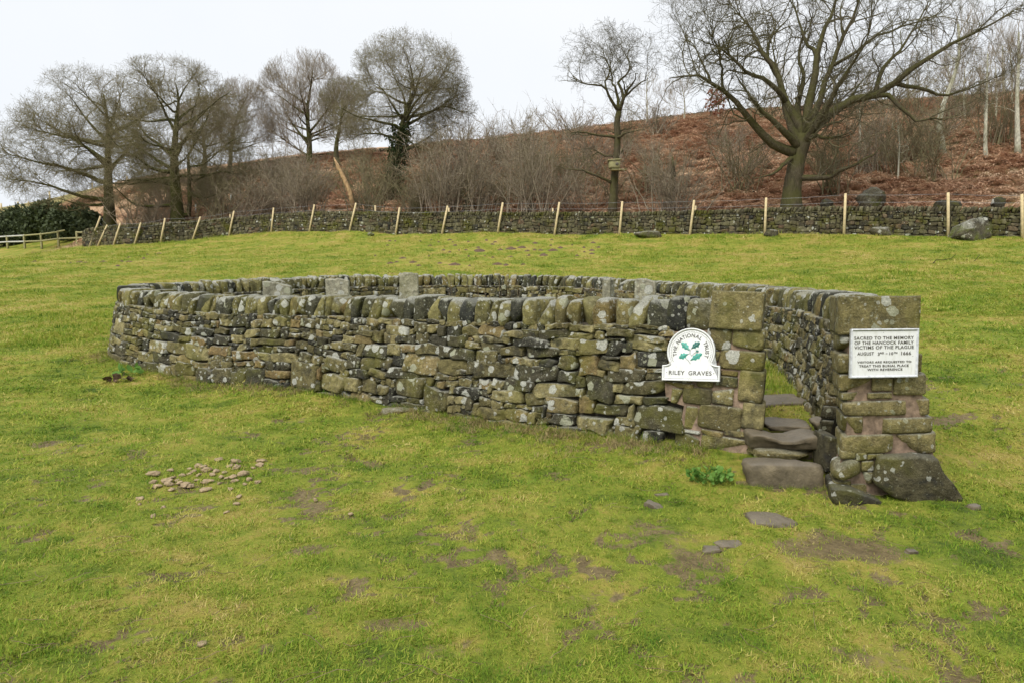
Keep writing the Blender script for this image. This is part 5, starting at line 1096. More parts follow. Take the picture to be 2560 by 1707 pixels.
def shr(label, xy, zf, wz, hz, n, seed, **kw):
    u, v = zf([xy])[0]; k = 2.735 if zf is not z7 else 2.45; y = float(np.interp(u, FW[:, 0], FW[:, 3])) + kw.pop('back', 3.); shrub('coppiced_shrub', label, u, v, y, wz / k, hz / k, n, seed, group=SG, **kw)
shr('tall fan of grey stems left of the nest box tree', (1450, 1285), z6, 560, 760, 46, 41, bushy=1.2)
shr('wide grey thicket right of the ivy-clad tree', (850, 1285), z6, 640, 760, 60, 42, lean=.12, bushy=1.2)
shr('upright grey thicket beside the wide one, reaching the skyline', (1080, 1270), z6, 360, 720, 30, 43, lean=.1)
shr('silvery fan of stems between the nest box tree and the great oak', (195, 1290), z7, 520, 560, 48, 44, twig=M_TWIG_GR)
shr('pale stemmed shrub below the crest trees, above the wall', (2080, 1205), z5, 520, 520, 46, 45, bushy=1.2)
shr('leaning scrubby shrub right of the twin-trunked tree', (1665, 1215), z5, 460, 480, 34, 46, lean=.2)
shr('brown scrub below the ivy-clad tree', (330, 1280), z6, 480, 480, 40, 47, twig=M_TWIG_BR)
shr('low brown scrub against the wall left of the wide thicket', (640, 1290), z6, 360, 380, 34, 48, twig=M_TWIG_BR)
shr('thin scrub on the bank behind the nest box tree', (1750, 1150), z6, 420, 420, 22, 49, twig=M_TWIG_BR, back=10.)
shr('faint grey scrub on the bank right of the great oak', (1420, 1010), z7, 420, 480, 30, 50, back=12.)
shr('sparse scrub at the right edge of the bank', (2200, 900), z7, 420, 560, 34, 51, back=16., twig=M_TWIG_BR)
shr('scrub on the bank left of the great oak trunk', (640, 1050), z7, 460, 400, 26, 52, back=9., twig=M_TWIG_BR)
shr('thin skyline thicket between the nest box tree and the wide thicket', (1700, 800), z6, 520, 330, 34, 53, back=26.)

for j, (lab, xy, zf, wz, hz, n_, sd, kw) in enumerate([
    ('grey scrub between the two left trunks above the wall', (1000, 1250), z5, 380, 330, 22, 81, dict(twig=M_TWIG_BR, back=5.)),
    ('thin scrub right of the twin trunks on the green bank', (1480, 1180), z5, 340, 420, 22, 82, dict(back=8.)),
    ('high scrub on the bank below the pale crest tree', (1950, 1000), z5, 520, 420, 34, 83, dict(back=14., twig=M_TWIG_GR)),
    ('dense twiggy thicket at the foot of the ivy-clad tree', (420, 1150), z6, 460, 420, 36, 84, dict(back=8., twig=M_TWIG_BR)),
    ('tall skyline thicket right of the ivy-clad tree', (980, 1000), z6, 460, 520, 40, 85, dict(back=16.)),
    ('pale skyline thicket in the middle of the bank', (1330, 950), z6, 480, 430, 36, 86, dict(back=18.)),
    ('brown scrub mid bank behind the grey fan', (1220, 1180), z6, 420, 380, 30, 87, dict(back=7., twig=M_TWIG_BR)),
    ('dark scrub mid bank right of the nest box tree', (2250, 1120), z6, 460, 420, 30, 88, dict(back=9., twig=M_TWIG_BR)),
    ('skyline scrub right of the slender oak', (2300, 760), z6, 420, 330, 30, 89, dict(back=26.)),
    ('tangled scrub just right of the great oak trunk', (1180, 1080), z7, 360, 420, 26, 90, dict(back=8., twig=M_TWIG_BR)),
    ('scrub below the forked pale tree', (1750, 940), z7, 420, 430, 30, 91, dict(back=14., twig=M_TWIG_BR)),
    ('scrub on the upper bank between the birches', (2020, 800), z7, 460, 430, 30, 92, dict(back=24., twig=M_TWIG_BR)),
    ('twiggy scrub along the skyline above the great oak fork', (800, 760), z7, 520, 260, 30, 93, dict(back=28., twig=M_TWIG_BR)),
    ('twiggy skyline scrub behind the right arm of the great oak', (1500, 700), z7, 620, 260, 34, 94, dict(back=30., twig=M_TWIG_BR))]): shr(lab, xy, zf, wz, hz, n_, sd, **kw)

# the thicket: many alike bushes, copies of four
th_src = []
for k in range(4): th_src.append(shrub('thicket_bush', 'bare grey-brown bush in the thicket along the bank', 1280, 560, 44., (250, 190, 300, 220)[k], (200, 230, 170, 190)[k], (26, 22, 28, 20)[k], 160 + k, twig=(M_TWIG_GR, M_TWIG_BR)[k % 2], group='thicket bushes along the bank', bushy=1.1))
rt = np.random.default_rng(61)
for k in range(44):
    u = (rt.uniform(330, 560) if k % 6 == 0 else rt.uniform(520, 1560)) if k < 34 else rt.uniform(1560, 2540); y = float(np.interp(u, FW[:, 0], FW[:, 3])) + (rt.uniform(2.5, 20) if k < 34 else rt.uniform(9, 28)); x = (u - 1280) / 1707 * y; src_ = th_src[k % 4]
    if k < 4: t = src_
    else:
        t = src_.copy(); col.objects.link(t)
        for ch_ in list(src_.children):
            c = ch_.copy(); col.objects.link(c); c.parent = t; c.matrix_parent_inverse = ch_.matrix_parent_inverse.copy()
    t.location = (x, y, g1(x, y) - .05); t.rotation_euler = (0, 0, rt.uniform(0, 6.28)); f = rt.uniform(.55, 1.05); t.scale = (f * rt.uniform(.8, 1.2), f, f * rt.uniform(.8, 1.15))

# broken snag
sn = limb(z6([(228, 1280), (205, 1150), (165, 1060), (125, 980), (95, 915)]), 43.5); V, Q, T = tube(np.array(sn), [.13, .14, .13, .12, .03], 7); o = add('broken_snag', mesh_np('broken_snag', V, Q, T), M_SNAG); tag(o, 'pale broken trunk leaning among scrub left of the ivy-clad tree', 'dead trunk')
sn = limb(z7([(200, 1290), (195, 1180), (205, 1060), (198, 960)]), 38.); V, Q, T = tube(np.array(sn), [.2, .17, .13, .04], 7); o = add('broken_snag', mesh_np('broken_snag', V, Q, T), M_BARK_OAK); tag(o, 'short dark rotten stump inside the silvery fan of stems', 'dead trunk')
# ivy on the domed tree
ri = np.random.default_rng(4); n = 2600; f = ri.uniform(size=n) ** .8; axisP = np.array(limb(z6([(490, 1230), (500, 1100), (520, 980), (540, 850), (562, 700)]), y4)); sN = np.linspace(0, 1, 5)
C_ = np.stack([np.interp(f, sN, axisP[:, i]) for i in range(3)], 1); a_ = ri.uniform(0, 6.28, n); rr_ = .36 + ri.gamma(2., .13, n); C_ += np.stack([np.cos(a_) * rr_, np.sin(a_) * rr_, ri.normal(0, .1, n)], 1)
d1 = ri.normal(size=(n, 3)) * .055; d2 = ri.normal(size=(n, 3)) * .055; V = np.stack([C_ - d1, C_ + d2, C_ + d1, C_ - d2], 1).reshape(-1, 3); me = mesh_np('ivy', V, np.arange(4 * n).reshape(-1, 4), smooth_sh=False); put_child('ivy', me, M_IVY, t4)['kind'] = 'stuff'
# nest box on the slim oak
nb = thing('nest_box', 'greenish timber nest box fixed to the slender oak trunk', 'nest box'); c = unproj(*z6([(2012, 965)])[0], y5 - .55)
V, Q = rock((.62, .5, .42), 1, k=18, n=3, amp=0); put_child('box', mesh_np('box', V + c, Q, smooth_sh=False), M_RAIL, nb); V, Q = rock((.75, .6, .07), 2, k=18, n=3, amp=0); V[:, 2] += V[:, 0] * .06; put_child('lid', mesh_np('lid', V + c + np.array([0, 0, .26]), Q, smooth_sh=False), M_RAIL, nb)
V, Q = rock((.9, .5, .06), 3, k=18, n=3, amp=0); put_child('perch', mesh_np('perch', V + c + np.array([.25, 0, -.28]), Q, smooth_sh=False), M_RAIL, nb); V, Q, T = tube(np.array([[.12, -.27, .02], [.12, -.22, .02], [.12, -.2, .02]]), .09, 10); put_child('entrance_hole', mesh_np('entrance_hole', V + c, Q, T), M_INK, nb)
# tree guards
for i, (x, y) in enumerate([(1170, 1205), (1340, 1180), (1490, 935), (1555, 1040), (1580, 1105), (2040, 880)]):
    u, v = z5([(x, y + 14)])[0]; p = ground_hit(u, v, 46., 100.); V, Q, T = tube(np.array([[0, 0, 0], [0, 0, .4], [.02, 0, .8]]), .07, 7); o = add('tree_guard', mesh_np('tree_guard', V, Q, T), M_RAILW); o.location = p; tag(o, 'pale sapling tube on the bank behind the left trees, %s from the left' % ORD[i], 'tree guard', 'sapling guards on the bank')
# dark gorse bushes at the far left
def bush(label, u, v, y, w_px, h_px, seed):
    r = np.random.default_rng(seed); b = unproj(u, v, y); b[2] = g1(b[0], b[1]); Wd = w_px / 1707 * y / 2; Hh = h_px / 1707 * y; n = 5200; C = []
    for i in range(16):
        a = r.uniform(0, 6.28); q = r.uniform() ** .5; c = np.array([math.cos(a) * q * Wd * .72, math.sin(a) * q * Wd * .6, Hh * r.uniform(.3, .72) * (1 - .35 * q)]); C.append(ellipsoid(c, (Wd * .36, Wd * .34, Hh * .3), n // 16, r, .25))
    P = np.concatenate(C); P[:, 2] = np.abs(P[:, 2]); m = len(P); d1 = r.normal(size=(m, 3)) * .1; d2 = r.normal(size=(m, 3)) * .06; V = np.stack([P - d1, P + d2, P + d1, P - d2], 1).reshape(-1, 3) + b
    t = thing('gorse_bush', label, 'bush', 'dark bushes at the far left', loc=b); put_child('foliage', mesh_np('foliage', V, np.arange(4 * m).reshape(-1, 4), smooth_sh=False), M_GORSE, t)['kind'] = 'stuff'
    V, Q, T = tube(np.array([[0, 0, -.1], [.05, 0, Hh * .25], [0, .05, Hh * .5]]), [.12, .09, .05], 6); put_child('trunk', mesh_np('trunk', V + b, Q, T), M_BARK_DARK, t)
bush('rounded dark evergreen bush at the left edge of the photo', 8, 590, 60, 100, 84, 61); bush('tall dark evergreen bush above the leftmost rails', 60, 590, 61, 125, 112, 62); bush('dark evergreen bush below the sweeping left crown', 120, 588, 60, 125, 108, 63); bush('broad dark evergreen bush behind the fence corner', 178, 590, 58, 130, 106, 64); bush('last dark evergreen bush beside the end of the field wall', 226, 592, 56, 90, 80, 65)
# ------------------------------------------------------------------ boulders, loose stones, molehills, clods
def on_ground(u, v): return ground_hit(u, v)
BG = 'boulders by the field wall'
def boulder(label, box, seed, c=(.5, .3, .6), mat=M_BOULDER, dy=0., depth=None, k=3.2, facet=9, amp=.09, tilt=(0, 0), rz=0., behind=None):
    u0, v0, u1, v1 = box; p = on_ground((u0 + u1) / 2, v1) if behind is None else None
    y = p[1] + dy if behind is None else behind; w = (u1 - u0) / 1707 * y; h = (v1 - v0) / 1707 * y; x = unproj((u0 + u1) / 2, v1, y)[0]; zc = unproj((u0 + u1) / 2, (v0 + v1) / 2, y)[2]; d = depth or w * .75
    return thing_rock('boulder', label, 'boulder', (x, y + d * .3, zc - h * .08), (w * 1.05, d, h * 1.25), seed, mat, rz=rz, tilt=tilt, k=k, amp=amp, n=9, facet=facet, c=c, group=BG)
zb = lambda L: zz(2000, 460, 4.2, L)
def wedge_boulder():     # the tall split boulder standing against the wall
    u = lambda x, y: (2000 + x / 4.2, 460 + y / 4.2); pts = [u(*p) for p in [(1615, 530), (1650, 460), (1700, 385), (1780, 350), (1880, 330), (1960, 290), (2005, 340), (2010, 420), (2030, 510), (1990, 550), (1900, 585), (1760, 585)]]
    p0 = on_ground(*u(1820, 590)); pl = Plane(np.array([p0[0], p0[1], p0[2]]), (1, -.15, 0), .25); P = np.array([pl.hit(*q) for q in pts]); rr = np.random.default_rng(2); V, Q, T = stone_local(P, rr, .22, 1); n_ = len(V)
    V[:, 2] = np.where(V[:, 2] < -.05, -.75, V[:, 2]); V[:, 2] += .3 * np.abs(V[:, 0] * .8 + .35 - V[:, 1] * .3) * (V[:, 2] > 0) * -1; V[:, 1] -= .05 * (V[:, 2] > -.1); W = pl.world(V); W = W + rr.normal(0, .02, W.shape); me = mesh_np('boulder', W - p0, Q[:, ::-1], T[:, ::-1], False); tint(me, np.array([.25, .6, .8])); o = add('boulder', me, M_BOULDER); o.location = p0; o.location[2] -= .06
    tag(o, 'big pointed pale boulder leaning against the field wall', 'boulder', BG)
wedge_boulder()
boulder('low tilted boulder overhanging a hollow in front of the wall', zb([(770, 450, 1010, 545)])[0], 71, tilt=(0, .22))
boulder('small boulder beside the post right of the tilted boulder', zb([(1410, 470, 1480, 520)])[0], 72, k=4)
boulder('mossy boulder rising out of the bracken behind the wall', zb([(660, 55, 915, 235)])[0], 73, c=(.2, .6, .3), behind=33.5, mat=M_BOULDER)
boulder('moss-covered hump behind the wall at the right', zb([(1450, 170, 1700, 250)])[0], 74, c=(.1, .2, .1), behind=31.6, mat=M_FAR)
boulder('small green mossy hump behind the wall near the last post', zb([(2040, 135, 2165, 230)])[0], 75, c=(.1, .2, .1), behind=31., mat=M_FAR)
boulder('little moss hump behind the wall left of the mossy boulder', zb([(240, 165, 370, 240)])[0], 76, c=(.1, .2, .1), behind=33., mat=M_FAR)
boulder('flat grey rock at the wall foot below the great oak', (1915, 574, 1952, 592), 77, k=4)
boulder('flat mossy rubble at the wall foot right of the nest box tree', (1590, 580, 1660, 595), 78, k=4)
boulder('little pale rock at the wall foot below the snag', (918, 581, 934, 591), 79, k=4)
LS = 'stones showing through the turf'
def ground_stone(label, u, v, w_px, h, seed, rz=0., tilt=(0, 0), asp=.6, k=4., mat=None, facet=4):
    p = on_ground(u, v); w = w_px / 1707 * p[1]; return thing_rock('turf_stone', label, 'stone', (p[0], p[1], p[2] - h * .2), (w, w * asp, h), seed, mat or M_STEP, rz=rz, tilt=tilt, k=k, amp=.06, n=7, facet=facet, group=LS)
ground_stone('curved half-buried stone in the turf left of the gateway', 1636, 1268, 62, .13, 81, rz=-.9, asp=.5, tilt=(.1, .1))
ground_stone('angular flat slab in the grass in front of the lowest step', 1935, 1306, 128, .09, 82, rz=-.12, asp=.55, k=7, tilt=(.1, .06))
ground_stone('smooth flat stone level with the mud, left of the bare patch', 1818, 1360, 78, .04, 83, asp=.6)
ground_stone('smaller flat stone just below the smooth one', 1776, 1376, 50, .04, 84, asp=.6)
ground_stone('tiny stone by the corner of the slanting base stone', 2432, 1273, 38, .08, 85, asp=.7)
ground_stone('low stone at the right edge of the bare patch', 2274, 1380, 40, .05, 86, asp=.7)
ground_stone('buried reddish stone at the wall foot below the big lichened block', 990, 1026, 74, .09, 87, asp=.5, mat=M_PIER)
ground_stone('dim stone sunk in turf above the curved one', 1655, 1238, 36, .05, 88)
# crumbled molehill of dry clods on the left
rc = np.random.default_rng(12); heap = thing('crumbled_molehill', 'scatter of dry pale clods from a crumbled molehill on the turf', 'molehill')
zc8 = lambda x, y: (200 + x / 2.352, 1080 + y / 2.352); C8 = [(820,170,24),(915,180,30),(1070,175,22),(1055,200,30),(435,258,34),(530,235,18),(700,210,26),(750,235,32),(800,235,24),(850,245,18),(920,215,30),(965,255,30),(1000,285,22),(1045,300,18),(895,268,20),(910,298,18),(970,312,14),(435,298,22),(510,295,28),(545,275,18),(455,330,26),(530,320,28),(540,342,20),(585,305,22),(620,320,28),(650,322,24),(690,290,18),(740,300,26),(770,296,16),(820,305,14),(740,345,36),(885,346,22),(935,382,18),(920,432,18),(640,250,18),(670,240,22),(600,260,20),(830,268,16),(860,280,14),(700,255,20),(350,400,24),(430,500,22),(490,450,16),(1385,400,18),(1590,485,18),(720,1262,26),(860,482,16),(350,432,14),(880,205,18),(645,225,14),(1020,215,16),(780,255,20),(730,215,20),(570,290,14)]
for i, (x, y, w) in enumerate(C8):
    u, v = zc8(x, y); p = on_ground(u, v); s = w / 2.352 / 1707 * p[1] * 1.9; V, Q = rock((s * rc.uniform(.9, 1.5), s * rc.uniform(.7, 1.1), s * rc.uniform(.4, .65)), 900 + i, k=3, n=5, amp=.16, freq=3.5, facet=10)
    V = rot_z(V, rc.uniform(0, 6)); o = centered('clod', V + p + np.array([0, 0, s * .14]), Q, None, None, M_CLOD, heap, False)
# dark molehills across the field
MH = [(x / 3.92 + 900, 560 + y / 3.92, w / 3.92) for x, y, w in [(290,170,30),(345,172,24),(590,172,36),(700,160,24),(690,215,36),(770,182,36),(880,160,50),(910,185,30),(935,212,50),(1060,178,36),(1160,235,60),(1165,270,120),(820,262,60),(880,282,40),(970,265,40),(1040,262,40),(1240,165,46),(1325,182,44),(1295,205,50),(1375,255,70),(1480,250,110),(1590,235,90),(1550,170,30),(1640,270,60),(1715,260,40),(1770,262,50),(1880,162,44),(1870,215,40),(1890,262,90),(1800,312,100),(1655,314,50),(1480,330,60),(1300,332,40),(1065,322,34),(1225,320,30),(2285,190,50),(2195,235,50),(2080,212,24),(2270,262,70),(2270,298,60),(2125,315,56),(2200,282,30),(1715,190,60),(1965,240,80),(420,342,80),(300,388,70),(360,378,50),(520,382,90),(575,414,44),(780,392,70),(930,405,120),(1075,414,40),(1350,398,90),(1430,405,80),(1600,402,50),(270,215,36),(150,315,30),(675,320,30),(2340,235,50)]]
MH += [(x / 5.6, 440 + y / 5.6, w / 5.6) for x, y, w in [(985,1228,60),(1120,1210,90),(1200,1225,70),(1315,1222,60),(1445,1210,115),(1700,1205,80),(1810,1210,100),(1650,1268,90),(1800,1150,50),(2010,1160,60),(2230,1100,110),(2060,1105,50),(490,1205,70)]]
MH_lab = {}
def _row(sel, text):
    for j, i in enumerate(sorted(sel, key=lambda i: MH[i][0])): MH_lab[i] = text % ORD[j] if j < len(ORD) else text % ('number %d' % (j + 1))
_left = [i for i in range(len(MH)) if MH[i][0] < 420]; _main = [i for i in range(len(MH)) if MH[i][0] >= 420]
_row(_left, 'dark molehill near the left wall end, %s from the left there')
for lo, hi, tx in [(0, 606.5, 'farthest row under the field wall'), (606.5, 619, 'second row from the field wall'), (619, 629, 'third row from the field wall'), (629, 648, 'fourth row from the field wall'), (648, 900, 'nearest row behind the enclosure')]:
    _row([i for i in _main if lo <= MH[i][1] < hi], 'low dark molehill, %s from the left in the ' + tx)
MHm = []
for k in range(6):       # a heaped cone of crumbs: irregular outline, lumpy top
    rm = np.random.default_rng(700 + k); na, nr = 14, 5; th = np.arange(na) / na * 6.283; out = 1 + .22 * np.sin(th * 2 + rm.uniform(0, 6)) + .16 * np.sin(th * 3 + rm.uniform(0, 6)) + rm.normal(0, .08, na); V = []; T = []; Q = []
    for j in range(nr):
        q = 1 - j / nr; V += [(.5 * q * o_ * math.cos(t_), .5 * q * o_ * math.sin(t_), .42 * (1 - q) ** .75 + rm.normal(0, .03) - (.12 if j == 0 else 0)) for t_, o_ in zip(th, out)]
    V.append((0, 0, .42)); Q = [[j * na + i, j * na + (i + 1) % na, (j + 1) * na + (i + 1) % na, (j + 1) * na + i] for j in range(nr - 1) for i in range(na)]; T = [[(nr - 1) * na + i, (nr - 1) * na + (i + 1) % na, nr * na] for i in range(na)]
    m = mesh_np('molehill', np.array(V), Q, T); m.materials.append(M_MOLE); MHm.append(m)
MHP = []
for i, (u, v, w) in enumerate(MH):
    p = on_ground(u, v); MHP.append((p[0], p[1], w / 1707 * p[1] * .75 + .06)); s = w / 1707 * p[1]; o = add('molehill', MHm[i % 6]); o.location = p - np.array([0, 0, .02]); o.scale = (s * 1.1, s * 1.0, max(.2, min(.4, s * .6))); o.rotation_euler = (0, 0, i * 1.7)
    tag(o, MH_lab[i], 'molehill', 'molehills across the pasture')
# fallen branch on the right of the field
fb = Bag()
def brz(L): return [on_ground(2000 + x / 4.2, 460 + y / 4.2)[0:2] for x, y in L]
bp = on_ground(2000 + 1400 / 4.2, 460 + 840 / 4.2)
for L, r0 in [([(1375, 840, 0), (1450, 845, .05), (1560, 852, .08), (1690, 848, .1), (1780, 840, .2), (1840, 805, .35), (1890, 745, .6)], .03), ([(1400, 838, .03), (1430, 800, .25), (1500, 800, .22), (1590, 785, .3), (1640, 735, .6)], .022), ([(1690, 848, .1), (1730, 820, .25), (1765, 790, .42)], .015)]:
    P = np.array([unproj(2000 + x / 4.2, 460 + y / 4.2, bp[1]) for x, y, h in L]); V, Q, T = tube(P, np.linspace(r0, r0 * .3, len(P)), 5); fb.put(V, Q, T)
o = add('fallen_branch', fb.mesh('fallen_branch', True, False), M_BARK_DARK); tag(o, 'thin dark fallen branch lying on the pasture at the right', 'branch')
# weed by the steps, dock at the far corner
def weed(label, u, v, w_px, n, seed, mat, hgt, leaf, up=.7):
    p = on_ground(u, v); r = np.random.default_rng(seed); W = w_px / 1707 * p[1] / 2; b = Bag(); sb = Bag()
    for i in range(n):
        a = r.uniform(0, 6.28); q = r.uniform() ** .5 * W; base = p + np.array([q * .5 * math.cos(a), q * .35 * math.sin(a), -.01]); tip = p + np.array([q * math.cos(a), q * .7 * math.sin(a), hgt * r.uniform(.3, 1.)]); V, Q = prisms(np.array([base]), np.array([tip]), .0025, .0015); sb.put(V, Q)
        for k in range(3):
            d = r.normal(size=3) + np.array([math.cos(a), math.sin(a), up]); d /= np.linalg.norm(d); s = np.cross(d, r.normal(size=3)); s /= np.linalg.norm(s); L = leaf * r.uniform(.6, 1.2); nrm = np.cross(d, s); P = [tip, tip + d * L * .35 + s * L * .32, tip + d * L * .75 + s * L * .28 - nrm * L * .06, tip + d * L - nrm * L * .12, tip + d * L * .75 - s * L * .28 - nrm * L * .06, tip + d * L * .35 - s * L * .32, tip + d * L * .55 + nrm * L * .04]
            b.put(np.array(P), None, [[6, 0, 1], [6, 1, 2], [6, 2, 3], [6, 3, 4], [6, 4, 5], [6, 5, 0]])
    t = thing('weed_plant', label, 'plant', loc=p); put_child('leaves', b.mesh('leaves', True, False), mat, t)['kind'] = 'stuff'; put_child('stalks', sb.mesh('stalks', True, False), mat, t)['kind'] = 'stuff'
weed('low clump of fresh green crinkled leaves left of the lowest step', 1775, 1206, 105, 70, 5, M_HERB, .085, .042)
weed('small dock plant with green leaves at the left corner of the enclosure', 318, 940, 50, 5, 6, M_HERB, .14, .13, .3)
weed('withered brown dock leaves at the left corner of the enclosure', 300, 952, 40, 4, 7, M_MOLE, .06, .12, -.1)

# ------------------------------------------------------------------ scattered cover: grass blades, bracken, stalks
proto = bpy.data.collections.new('plant_prototypes')
def proto_obj(coln, name, V, Q, T, mat):
    me = mesh_np(name, V, Q, T, True); me.materials.append(mat); o = bpy.data.objects.new(name, me); coln.objects.link(o); return o
def tuft(coln, name, seed, n, rad, hmin, hmax, wid, splay, mat, segs=3):
    r = np.random.default_rng(seed); b = Bag()
    for i in range(n):
        a = r.uniform(0, 6.28); q = rad * math.sqrt(r.uniform()); p = np.array([q * math.cos(a), q * math.sin(a), -.01]); h = r.uniform(hmin, hmax); dr = r.uniform(0, 6.28); sp = abs(r.normal(0, splay)) ; d = np.array([math.cos(dr) * sp, math.sin(dr) * sp, 1.]); d /= np.linalg.norm(d); s = np.array([-math.sin(dr), math.cos(dr), 0]); t_ = r.uniform(0, 6.28); s = s * math.cos(t_ * .3); bend = np.array([math.cos(dr), math.sin(dr), -.7]) * r.uniform(.1, .9) * h
        V = []
        for k in range(segs):
            f = k / segs; c = p + d * h * f + bend * f * f * .6; w = wid * (1 - f * .7) * .5; V += [c - s * w, c + s * w]
        V.append(p + d * h + bend * .6); Q = [[2 * k, 2 * k + 1, 2 * k + 3, 2 * k + 2] for k in range(segs - 1)]; b.put(np.array(V), Q, [[2 * segs - 2, 2 * segs - 1, 2 * segs]])
    return proto_obj(coln, name, np.concatenate(b.V), np.concatenate(b.Q) if b.Q else None, np.concatenate(b.T), mat)
def scatter(name, P, rot, scl, idx, coln, label, cat):
    me = bpy.data.meshes.new(name); me.vertices.add(len(P)); me.vertices.foreach_set('co', np.asarray(P, np.float32).ravel())
    for nm, ty, data, f in (('rot', 'FLOAT_VECTOR', rot, 'vector'), ('scl', 'FLOAT_VECTOR', scl, 'vector'), ('idx', 'INT', idx, 'value')):
        at = me.attributes.new(nm, ty, 'POINT'); at.data.foreach_set(f, np.asarray(data, np.int32 if ty == 'INT' else np.float32).ravel())
    o = add(name, me); ng = bpy.data.node_groups.new(name + '_scatter', 'GeometryNodeTree'); ng.interface.new_socket('Geometry', in_out='INPUT', socket_type='NodeSocketGeometry'); ng.interface.new_socket('Geometry', in_out='OUTPUT', socket_type='NodeSocketGeometry')
    N = ng.nodes; gi = N.new('NodeGroupInput'); go = N.new('NodeGroupOutput'); ip = N.new('GeometryNodeInstanceOnPoints'); ci = N.new('GeometryNodeCollectionInfo'); ci.inputs['Collection'].default_value = coln; ci.inputs['Separate Children'].default_value = True; ci.inputs['Reset Children'].default_value = True
    def named(nm, ty): x = N.new('GeometryNodeInputNamedAttribute'); x.data_type = ty; x.inputs['Name'].default_value = nm; return x.outputs[0]
    e = N.new('FunctionNodeEulerToRotation'); L = ng.links.new; L(named('rot', 'FLOAT_VECTOR'), e.inputs[0]); L(e.outputs[0], ip.inputs['Rotation']); L(named('scl', 'FLOAT_VECTOR'), ip.inputs['Scale']); L(named('idx', 'INT'), ip.inputs['Instance Index']); ip.inputs['Pick Instance'].default_value = True
    L(gi.outputs[0], ip.inputs['Points']); L(ci.outputs[0], ip.inputs['Instance']); L(ip.outputs[0], go.inputs[0]); md = o.modifiers.new('scatter', 'NODES'); md.node_group = ng
    tag(o, label, cat, kind='stuff'); return o
cg = bpy.data.collections.new('turf_tufts')
NT_ = 8
for i in range(NT_): tuft(cg, 'turf_tuft_%d' % i, 30 + i, 24, .065, .01, .03 + .004 * (i % 3), .0055, 1.25, M_GRASS, 2)
ew_pts = np.stack([EW.L[:, 0], EW.L[:, 1]], 1)[::6]; fw_pts = np.stack([FWL.L[:, 0], FWL.L[:, 1]], 1)[::6]
def dist_to(P, L):
    out = np.full(len(P), 1e9)
    for i in range(0, len(P), 20000): out[i:i + 20000] = np.sqrt(((P[i:i + 20000, None] - L[None]) ** 2).sum(2)).min(1)
    return out
def in_poly(P, L):
    x, y = P[:, 0], P[:, 1]; ins = np.zeros(len(P), bool); n = len(L)
    for i in range(n):
        a, b = L[i - 1], L[i]; c = (a[1] > y) != (b[1] > y); ins ^= c & (x < (b[0] - a[0]) * (y - a[1]) / (b[1] - a[1] + 1e-12) + a[0])
    return ins
rg = np.random.default_rng(99)
def wedge_points(n, y0, y1, margin=1.15):
    """points over the ground in and a little beyond the view, denser near"""
    t = rg.uniform(size=n); y = y0 * (y1 / y0) ** t; x = rg.uniform(-1, 1, n) * (.78 * y * margin + .4); return np.stack([x, y], 1)
def path_mask(P): return (np.abs(P[:, 0] - (2.41 + .34 * (P[:, 1] - 5.86))) < .4) & (P[:, 1] < 7.45) & (P[:, 1] > 5.2)
def steps_mask(P): return (P[:, 0] > 1.72) & (P[:, 0] < 2.5) & (P[:, 1] > 4.95) & (P[:, 1] < 6.0)
def pier_mask(P): return (P[:, 0] > 2.3) & (P[:, 0] < 3.25) & (P[:, 1] > 4.9) & (P[:, 1] < 5.7)
P = wedge_points(90000, 2.2, 13.0); m = mud(P[:, 0], P[:, 1]); de = dist_to(P, ew_pts)
keep = (rg.uniform(size=len(P)) < np.where(m > .93, 0, np.clip(.98 - 1.0 * m, .14, 1)) * (.35 + .65 * smooth(.36, .58, fbm(P[:, 0] * 7, P[:, 1] * 7, 81)))) & (de > .40) & ~steps_mask(P) & ~pier_mask(P); P = P[keep]; m = m[keep]; de = de[keep]
z = G(P[:, 0], P[:, 1]) - .018 * m - scrape_depth(P[:, 0], P[:, 1]); inside = in_poly(P, ew_pts)
sc_ = rg.uniform(.65, 1.25, len(P)) * (1 - .35 * m) * (1 + .35 * fbm(P[:, 0] * 1.5, P[:, 1] * 1.5, 51)); lng = 1 + .5 * (1 - smooth(.42, .75, de)) * (~inside) + np.where(path_mask(P), .2, 2.2) * inside
wide = np.clip(P[:, 1] / 4., 1., 2.4)
scatter('turf_grass', np.column_stack([P, z]), np.column_stack([rg.normal(0, .12, (len(P), 2)), rg.uniform(0, 6.28, len(P))]), np.column_stack([sc_ * wide, sc_ * wide, sc_ * lng * (.6 + .4 * wide)]), rg.integers(0, NT_, len(P)), cg, 'short trodden green grass covering the foreground around the enclosure', 'grass')
# coarser pasture up to the far wall
cp_ = bpy.data.collections.new('pasture_tufts')
for i in range(6): tuft(cp_, 'pasture_tuft_%d' % i, 130 + i, 22, .16, .03, .085, .014, 1.1, M_GRASS, 2)
P = wedge_points(70000, 12., 48., 1.1); wy = wall_y(P[:, 0]); keep = (P[:, 1] < wy - .1) & (dist_to(P, ew_pts) > .5) & ~in_poly(P, ew_pts); P = P[keep]
for mx_, my_, mr_ in MHP: P = P[(np.abs(P[:, 0] - mx_) > mr_) | (np.abs(P[:, 1] - my_) > mr_ + .12)]
z = G(P[:, 0], P[:, 1]); dn = P[:, 1] / 22.
tall = .7 + 1.0 * smooth(.45, .75, fbm(P[:, 0] * .7, P[:, 1] * .7, 61)); wet = (1 - smooth(.0, 2.2, wall_y(P[:, 0]) - P[:, 1])) * .7
s1 = rg.uniform(.7, 1.3, len(P)) * (.8 + .5 * dn)
scatter('pasture_grass', np.column_stack([P, z]), np.column_stack([rg.normal(0, .12, (len(P), 2)), rg.uniform(0, 6.28, len(P))]), np.column_stack([s1, s1, s1 * (tall + wet) * .8]), rg.integers(0, 6, len(P)), cp_, 'tussocky green and straw coloured pasture rising to the field wall', 'grass')
